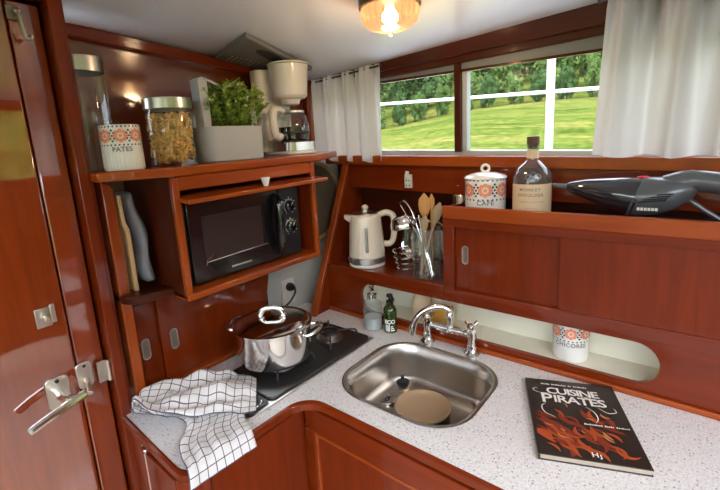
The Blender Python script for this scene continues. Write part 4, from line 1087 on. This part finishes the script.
pln = thing('potted_plant', 'small bushy green plant with pale buds in the grey planter', 'plant', (PX+.0, PY+.030, SZ+.083))
rnd = random.Random(5); b = B(); bb_ = B(); stm = B()
for i in range(125):
    a_ = rnd.uniform(0, 2*PI); rr = math.sqrt(rnd.random()); base = Vector((.026*rr*math.cos(a_), .055*rr*math.sin(a_), 0))
    hgt = rnd.uniform(.085, .150)*(1 - .22*rr); tip = base + Vector((.030*rr*math.cos(a_) + rnd.uniform(-.012, .012), (.052*rr*math.sin(a_) + rnd.uniform(-.015, .015)), hgt))
    mid = base.lerp(tip, .5) + Vector((rnd.uniform(-.006, .006), rnd.uniform(-.006, .006), .008)); path = catmull([base, mid, tip], 5)
    stm.tube(path, [.0011]*len(path), 4, cap=False)
    for k in range(2, len(path)):
        for s_ in range(4):
            d = Vector((rnd.uniform(-1, 1), rnd.uniform(-1, 1), rnd.uniform(-.1, .9))).normalized(); ln = rnd.uniform(.013, .024); w_ = ln*.2
            side = d.cross(Vector((rnd.uniform(-1,1), rnd.uniform(-1,1), 1))).normalized()
            p = path[k]; vs = [b.bm.verts.new(q_) for q_ in (p, p + d*ln*.5 + side*w_ + Vector((0,0,.001)), p + d*ln, p + d*ln*.5 - side*w_ + Vector((0,0,.001)))]
            b.bm.faces.new(vs)
    if i % 2 == 0:
        for s_ in range(3):
            c_ = tip + Vector((rnd.uniform(-.006, .006), rnd.uniform(-.006, .006), rnd.uniform(-.004, .005)))
            bb_.sphere(c_, rnd.uniform(.0022, .0035), seg=6, rings=4)
mk('foliage', b, M_leaf, pln, local=True, smooth=False); mk('stems', stm, M_leaf, pln, local=True); mk('buds', bb_, M_bud, pln, local=True)

# coffee maker
cmk = thing('coffee_maker', 'ivory filter coffee maker at the window end of the shelf', 'coffee maker', (-.050, -.085, SZ), R(-8))
b = B(); b.prism(rrect(-.085, .085, -.065, .065, .03, 6), 0, .034); b.prism(rrect(-.085, -.012, -.068, .062, .028, 6), .034, .290)
mk('machine_body', merge(B().prism(rrect(-.085, .09, -.065, .065, .03, 6), 0, .012), B().prism(rrect(-.092, -.03, -.095, .045, .024, 6), .012, .296)), M_ivory, cmk, local=True, bev=.003)
mk('steel_base', B().prism(rrect(-.029, .089, -.064, .064, .03, 6), .0122, .042), M_brush, cmk, local=True, bev=.001)
mk('hot_plate', B().lathe([(0, .042), (.050, .042), (.050, .046), (0, .0462)], (.032, .0, 0), 36), M_black, cmk, local=True)
mk('filter_basket', B().lathe([(0, .190), (.040, .190), (.053, .193), (.060, .201), (.069, .296), (.070, .303), (.0, .305)], (.025, .0, 0), 48, sy=1.), M_ivory, cmk, local=True)
mk('top_lid', B().lathe([(0, .3055), (.072, .3055), (.072, .310), (.065, .312), (0, .313)], (.025, 0, 0), 48), M_ivory, cmk, local=True)
mk('drip_neck', B().lathe([(0, .168), (.014, .168), (.03, .174), (.036, .190), (0, .190)], (.025, 0, 0), 28), M_ivory, cmk, local=True)
ca = thing('coffee_carafe', 'glass carafe with ivory handle standing in the coffee maker', 'carafe', (-.050, -.085, SZ), R(-8))
mk('carafe_glass', B().lathe([(0, .0468), (.046, .0468), (.052, .052), (.055, .075), (.054, .10), (.046, .13), (.038, .146)], (.032, .0, 0), 40), G_jar, ca, local=True)
mk('steel_collar', B().lathe([(.0385, .142), (.041, .143), (.041, .150), (.037, .152), (.0, .153)], (.032, 0, 0), 40), M_brush, ca, local=True)
mk('black_band', B().lathe([(.0552, .070), (.0562, .072), (.0562, .076), (.0552, .078)], (.032, 0, 0), 40), M_black, ca, local=True)
mk('coffee', B().lathe([(0, .048), (.044, .048), (.051, .054), (.0535, .072), (.0535, .095), (0, .095)], (.032, 0, 0), 40), M_coffee, ca, local=True)
ha = R(-85)
b = B(); hp = catmull([(.040, 0, .148), (.060, 0, .156), (.080, 0, .152), (.088, 0, .135), (.088, 0, .095), (.080, 0, .066), (.066, 0, .060), (.057, 0, .070)], 5)
b.tube(hp, [.008]*10+[.0115]*16+[.009]*10, 12, flat=1.3); b.xf(Matrix.Translation((.032, 0, 0)) @ Matrix.Rotation(ha, 4, 'Z'))
mk('carafe_handle', b, M_ivory, ca, local=True)

# ---------------------------------------------------------------- ceiling fittings
# vent grille
vt = thing('ceiling_vent', 'grey slatted vent plate on the ceiling above the coffee maker', 'vent', (-.06, -.15, 1.84))
def onc(x, y, d=0): return (x, y, z_ceil(x, y) - d)
vq = [(-.175, -.275), (.062, -.325), (-.035, .045), (-.178, -.03)]
b = B(); b.hexa([onc(*p, .016) for p in vq] + [onc(*p, .001) for p in vq])
mk('vent_plate', b, M_vent, vt, bev=.003)
b = B()
for k in range(11):
    t = k/10; x, y = -.150 + .012*t, -.255 + .175*t
    z0 = z_ceil(x, y) - .0175
    b.faces_from([(x, y, z_ceil(x, y)-.0215), (x+.050, y-.010, z_ceil(x+.05, y)-.0215), (x+.050, y-.001, z_ceil(x+.05, y)-.0195), (x, y+.009, z_ceil(x, y)-.0195)], [(0,1,2,3)])
mk('vent_slats', b, M_slat, vt, smooth=False, solid=.0012)
b = B(); pts = [(-.012 + .026*math.cos(2*PI*k/30) - .26*.07*math.sin(2*PI*k/30), -.175 + .07*math.sin(2*PI*k/30)) for k in range(30)]
b.bm.faces.new([b.bm.verts.new(onc(x, y, .0215)) for x, y in pts])
mk('vent_opening', b, M_ventdark, vt, smooth=False)

# bulkhead lamp
LX, LY = .512, -.245
LZ = z_ceil(LX, LY)
lp = thing('ceiling_lamp', 'round ribbed glass ceiling lamp with dark ring, glowing warm', 'lamp', (LX, LY, LZ))
mk('lamp_base', B().lathe([(0, .0), (.078, .0), (.078, -.012), (.074, -.020), (.074, -.040), (.064, -.041), (.0, -.036)], (0,0,0), 48), plain('dark_bronze', (.10, .09, .085), .35, .8), lp, local=True)
b = B(); n = 96; rings = []
for r_, z in ((.064, -.0362), (.068, -.045), (.068, -.058), (.062, -.074), (.048, -.086), (.030, -.092), (.012, -.095)):
    rings.append([((r_+ (.0022 if k % 4 < 2 else -.0012)*min(1, r_/.03))*math.cos(2*PI*k/n), (r_+ (.0022 if k % 4 < 2 else -.0012)*min(1, r_/.03))*math.sin(2*PI*k/n), z) for k in range(n)])
b.loft(rings, cap=False); b.bm.faces.new([b.bm.verts.new(p) for p in rings[-1]])
mk('glass_dome', b, M_lampglass, lp, local=True, angle=25)
mk('lamp_finial', B().sphere((0,0,-.099), .006, seg=12, rings=6), M_nickel, lp, local=True)
mk('bulb', B().lathe([(0, -.036), (.010, -.036), (.011, -.044), (.020, -.058), (.019, -.070), (.010, -.079), (0, -.081)], (0,0,0), 24), M_bulb, lp, local=True)

# ---------------------------------------------------------------- curtains
def curtain(name, label, x0, x1, y, zb, zt, folds, amp, seed, gather=.8, hem=.03, bulge=0, swing=0):
    b = B(); NX, NZ = 170, 26; g_ = []; rnd = random.Random(seed)
    ph = [rnd.uniform(0, 6) for _ in range(4)]
    for j in range(NZ+1):
        t = j/NZ; row = []
        for i in range(NX+1):
            s = i/NX
            x = x0 + (x1-x0)*s
            sw = swing*(1-t)*(1-s)
            fold = math.sin(2*PI*folds*s + ph[0] + .7*math.sin(2*PI*s*2.3+ph[1]) + .25*t*math.sin(5*s+ph[2]))
            fold2 = math.sin(2*PI*folds*2.7*s + ph[3])
            am = amp*(1 - .45*t); am2 = amp*(.12 + .35*t*t)
            yy = y + am*fold + am2*fold2 + bulge*math.sin(PI*t)*.5
            z = zb(x) + (zt(x)-zb(x))*t
            z += .004*math.sin(2*PI*folds*s+1)*(1-t)
            if t > .96: yy = y + (yy-y)*.7
            row.append(b.bm.verts.new((x - sw, yy, z)))
        g_.append(row)
    for j in range(NZ):
        for i in range(NX): b.bm.faces.new((g_[j][i], g_[j][i+1], g_[j+1][i+1], g_[j+1][i]))
    t_ = thing(name, label, 'curtain', ((x0+x1)/2, y, zb((x0+x1)/2)))
    mk('curtain_cloth', b, M_linen, t_, angle=180)
    return t_
curtain('linen_curtain', 'short white linen curtain gathered at the left end of the window', -.155, .200, .155, lambda x: z_led(x)-.022, lambda x: z_ceil(x, .155)-.008, 4.2, .024, 17)
curtain('linen_curtain', 'wide white linen curtain pulled across the right of the window', .905, 1.62, .132, lambda x: z_led(x)+.004, lambda x: z_ceil(x, .132)-.010, 6.5, .036, 9, swing=.018)
o = mk('curtain_rod', B().tube([(-.19, .155, z_ceil(-.19, .155)-.018), (.2, .155, z_ceil(.2, .155)-.018)], .004, 10), M_rodmetal, None); tag(o, 'thin dark rod carrying the left window curtain', 'curtain rod')
o = mk('curtain_rod', B().tube([(.88, .132, z_ceil(.88, .132)-.014), (1.65, .132, z_ceil(1.65, .132)-.014)], .004, 10), M_rodmetal, None); tag(o, 'thin dark rod carrying the right window curtain', 'curtain rod')

# ---------------------------------------------------------------- outside
def z_rail(x): return 1.713 - .037*x
rl = thing('guard_rail', 'white guard rail with post outside the window', 'railing', (.667, .55, 0))
mk('rail', B().tube([(-3, .55, z_rail(-3)), (5, .55, z_rail(5))], .0065, 8), M_whitepaint, rl)
for x in (-1.6, .667, 2.9):
    mk('post', B().box(x-.0125, x+.0125, .54, .56, .4, 2.05), M_whitepaint, rl, bev=.003)
struct('side_deck', B().box(-4, 6, .32, .62, .34, .40), M_hullpaint)
def hill_z(x, y):
    d = math.hypot(x-1, y+.5); az = math.atan2(x-1, y+.5)
    t = min(max((d-7)/34, 0), 1)
    tt = min(max((-az - R(22))/R(14), 0), 1); top = 4.0 - 1.35*tt*tt*(3-2*tt)
    top += 7.5*min(max((az - R(68))/R(6), 0), 1)*min(max((R(150) - az)/R(20), 0), 1)
    fl_ = min(max((az - R(42))/R(8), 0), 1)*min(max((R(70) - az)/R(5), 0), 1); top = top*(1-fl_) + .2*fl_
    z = -.5 + (top+.5)*(t**.85) + (max(0, d-39)*.22 if abs(az) < R(60) else 0)
    if d < 7: z = -.5
    return z + noise.noise(Vector((x*.18, y*.18, 0)))*.18*min(1, t*4) + noise.noise(Vector((x*.9, y*.9, 4)))*.05*min(1, t*4)
b = B(); NR, NA = 46, 140; g_ = []
for i in range(NR+1):
    d = 3.9 + 66*(i/NR)**1.3; g_.append([b.bm.verts.new((1 + d*math.sin(2*PI*k/NA), -.5 + d*math.cos(2*PI*k/NA), hill_z(1 + d*math.sin(2*PI*k/NA), -.5 + d*math.cos(2*PI*k/NA)))) for k in range(NA)])
for i in range(NR):
    for k in range(NA): b.bm.faces.new((g_[i][k], g_[i][(k+1) % NA], g_[i+1][(k+1) % NA], g_[i+1][k]))
struct('grassy_bank', b, M_grass, angle=180)
# trees: three crowns, each tree with its own trunk and crown
def tree_meshes(seed, mat):
    rnd = random.Random(seed); b = B()
    clumps = []
    for i in range(34):
        a_ = rnd.uniform(0, 2*PI); e = rnd.uniform(-.95, 1); r_ = rnd.uniform(.35, 1)
        c = Vector((2.6*r_*math.cos(a_)*math.cos(e), 2.6*r_*math.sin(a_)*math.cos(e), 3.5 + 3.4*e*r_)); clumps.append((c, rnd.uniform(.9, 1.5)))
    for c, s in clumps:
        for k in range(150):
            d = Vector((rnd.gauss(0, 1), rnd.gauss(0, 1), rnd.gauss(0, 1))).normalized(); p = c + d*s*rnd.uniform(.75, 1.02)
            n = (d + Vector((rnd.uniform(-.6, .6), rnd.uniform(-.6, .6), rnd.uniform(-.2, .8)))).normalized(); u = n.cross(Vector((rnd.uniform(-1,1), rnd.uniform(-1,1), 1))).normalized(); w_ = n.cross(u); L_ = rnd.uniform(.14, .30)
            b.bm.faces.new([b.bm.verts.new(q_) for q_ in (p - u*L_, p - w_*L_*.6, p + u*L_, p + w_*L_*.6)])
        b.sphere(c, s*.6, seg=8, rings=6)
    me = bpy.data.meshes.new('tree_crown'); bmesh.ops.recalc_face_normals(b.bm, faces=b.bm.faces); b.bm.to_mesh(me); b.bm.free(); me.materials.append(mat)
    t = B().tube(catmull([(0,0,-.4), (.05,.02,1.2), (-.05,.05,3), (.1,0,5)], 4), [.26]*5+[.2]*4+[.14]*4, 8)
    mt = bpy.data.meshes.new('tree_trunk'); t.bm.to_mesh(mt); t.bm.free(); mt.materials.append(M_bark)
    return me, mt
TM = [tree_meshes(s, m) for s, m in zip((1, 2, 3), M_tree)]
def place_tree(name, label, cat, x, y, s, v, rot, group, sz=1.):
    r = thing(name, label, cat, (x, y, hill_z(x, y)-.1), rot, group)
    r.scale = (s, s, s*sz)
    for nm, me in zip(('crown', 'trunk'), TM[v]):
        o = bpy.data.objects.new(nm, me); COL.objects.link(o); o.parent = r
rnd = random.Random(20)
for i in range(28):
    az = R(-47 + 2.75*i + rnd.uniform(-.3, .3)); d = (42.5, 50.5, 59)[i % 3]
    place_tree('bank_tree', 'leafy green tree in the row along the top of the grassy bank', 'tree', 1 + d*math.sin(az), -.5 + d*math.cos(az), (.76, .92, 1.08)[i % 3]*rnd.uniform(.96, 1.03), rnd.randrange(3), rnd.uniform(0, 6), 'trees along the top of the bank', rnd.uniform(1.05, 1.35))
for i in range(26):
    az = R(-45 + 2.9*i + rnd.uniform(-.15, .15)); d = 37.3 + rnd.uniform(-.1, .5)
    place_tree('bank_shrub', 'low green shrub at the foot of the trees on the grassy bank', 'shrub', 1 + d*math.sin(az), -.5 + d*math.cos(az), rnd.uniform(.235, .262), rnd.randrange(3), rnd.uniform(0, 6), 'shrubs below the trees', rnd.uniform(1.2, 1.9))
for az, d, s in ((-3, 13, .16), (0.5, 14, .2), (-7, 15, .13)):
    az = R(az); place_tree('waterside_bush', 'small green bush low on the bank by the right curtain', 'shrub', 1 + d*math.sin(az), -.5 + d*math.cos(az), s, 2, d, 'bushes low on the bank', .5)

# ---------------------------------------------------------------- light
wd = bpy.data.worlds.new('World'); SC.world = wd; wd.use_nodes = True
nt = wd.node_tree; bg = nt.nodes['Background']
sky = nt.nodes.new('ShaderNodeTexSky'); sky.sky_type = 'NISHITA'; sky.sun_disc = False; sky.sun_elevation = R(48); sky.sun_rotation = R(120); sky.dust_density = 4; sky.air_density = 1; sky.ozone_density = 1
mxw = nt.nodes.new('ShaderNodeMix'); mxw.data_type = 'RGBA'; mxw.inputs['Factor'].default_value = .75; mxw.inputs['B'].default_value = (.92, 1.0, 1.12, 1)
scl = nt.nodes.new('ShaderNodeVectorMath'); scl.operation = 'SCALE'; scl.inputs['Scale'].default_value = .12
nt.links.new(sky.outputs[0], scl.inputs[0]); nt.links.new(scl.outputs[0], mxw.inputs['A']); nt.links.new(mxw.outputs['Result'], bg.inputs['Color'])
bg.inputs['Strength'].default_value = 5.2
sun = bpy.data.lights.new('sun', 'SUN'); sun.energy = 2.2; sun.angle = R(8); sun.color = (1, .95, .86)
so_ = bpy.data.objects.new('sun', sun); COL.objects.link(so_)
so_.rotation_euler = Vector((.55, .50, -.95)).to_track_quat('-Z', 'Y').to_euler()
pl_ = bpy.data.lights.new('lamp_light', 'POINT'); pl_.energy = 2.2; pl_.color = (1, .72, .42); pl_.shadow_soft_size = .03
po_ = bpy.data.objects.new('lamp_light', pl_); COL.objects.link(po_); po_.location = (LX, LY, LZ-.115)

# ---------------------------------------------------------------- camera
cam = bpy.data.cameras.new('camera'); co = bpy.data.objects.new('camera', cam); COL.objects.link(co)
yaw, pit, rol = R(40.42922582), R(11.16431121), R(-3.40000016)
cyw, syw, cp, sp2 = math.cos(yaw), math.sin(yaw), math.cos(pit), math.sin(pit)
fwd = Vector((-syw*cp, cyw*cp, -sp2)); right = Vector((cyw, syw, 0)); up = right.cross(fwd)
r2 = right*math.cos(rol) + up*math.sin(rol); u2 = -right*math.sin(rol) + up*math.cos(rol)
Mx = Matrix((r2, u2, -fwd)).transposed().to_4x4(); Mx.translation = CAM
co.matrix_world = Mx
cam.sensor_fit = 'HORIZONTAL'; cam.sensor_width = 36; cam.lens = 419.46*36/720
cam.shift_x = (360-348.49)/720; cam.shift_y = (222.62-245)/720
cam.clip_start = .02; cam.clip_end = 300
SC.camera = co
SC.view_settings.view_transform = 'Standard'; SC.view_settings.look = 'None'; SC.view_settings.gamma = 1; SC.view_settings.exposure = 0.45
SC.view_settings.use_curve_mapping = False
SC.cycles.use_denoising = True
SC.cycles.max_bounces = 12; SC.cycles.transparent_max_bounces = 24; SC.cycles.diffuse_bounces = 6; SC.cycles.glossy_bounces = 6
SC.cycles.sample_clamp_indirect = 6
SC.cycles.caustics_reflective = False; SC.cycles.caustics_refractive = False
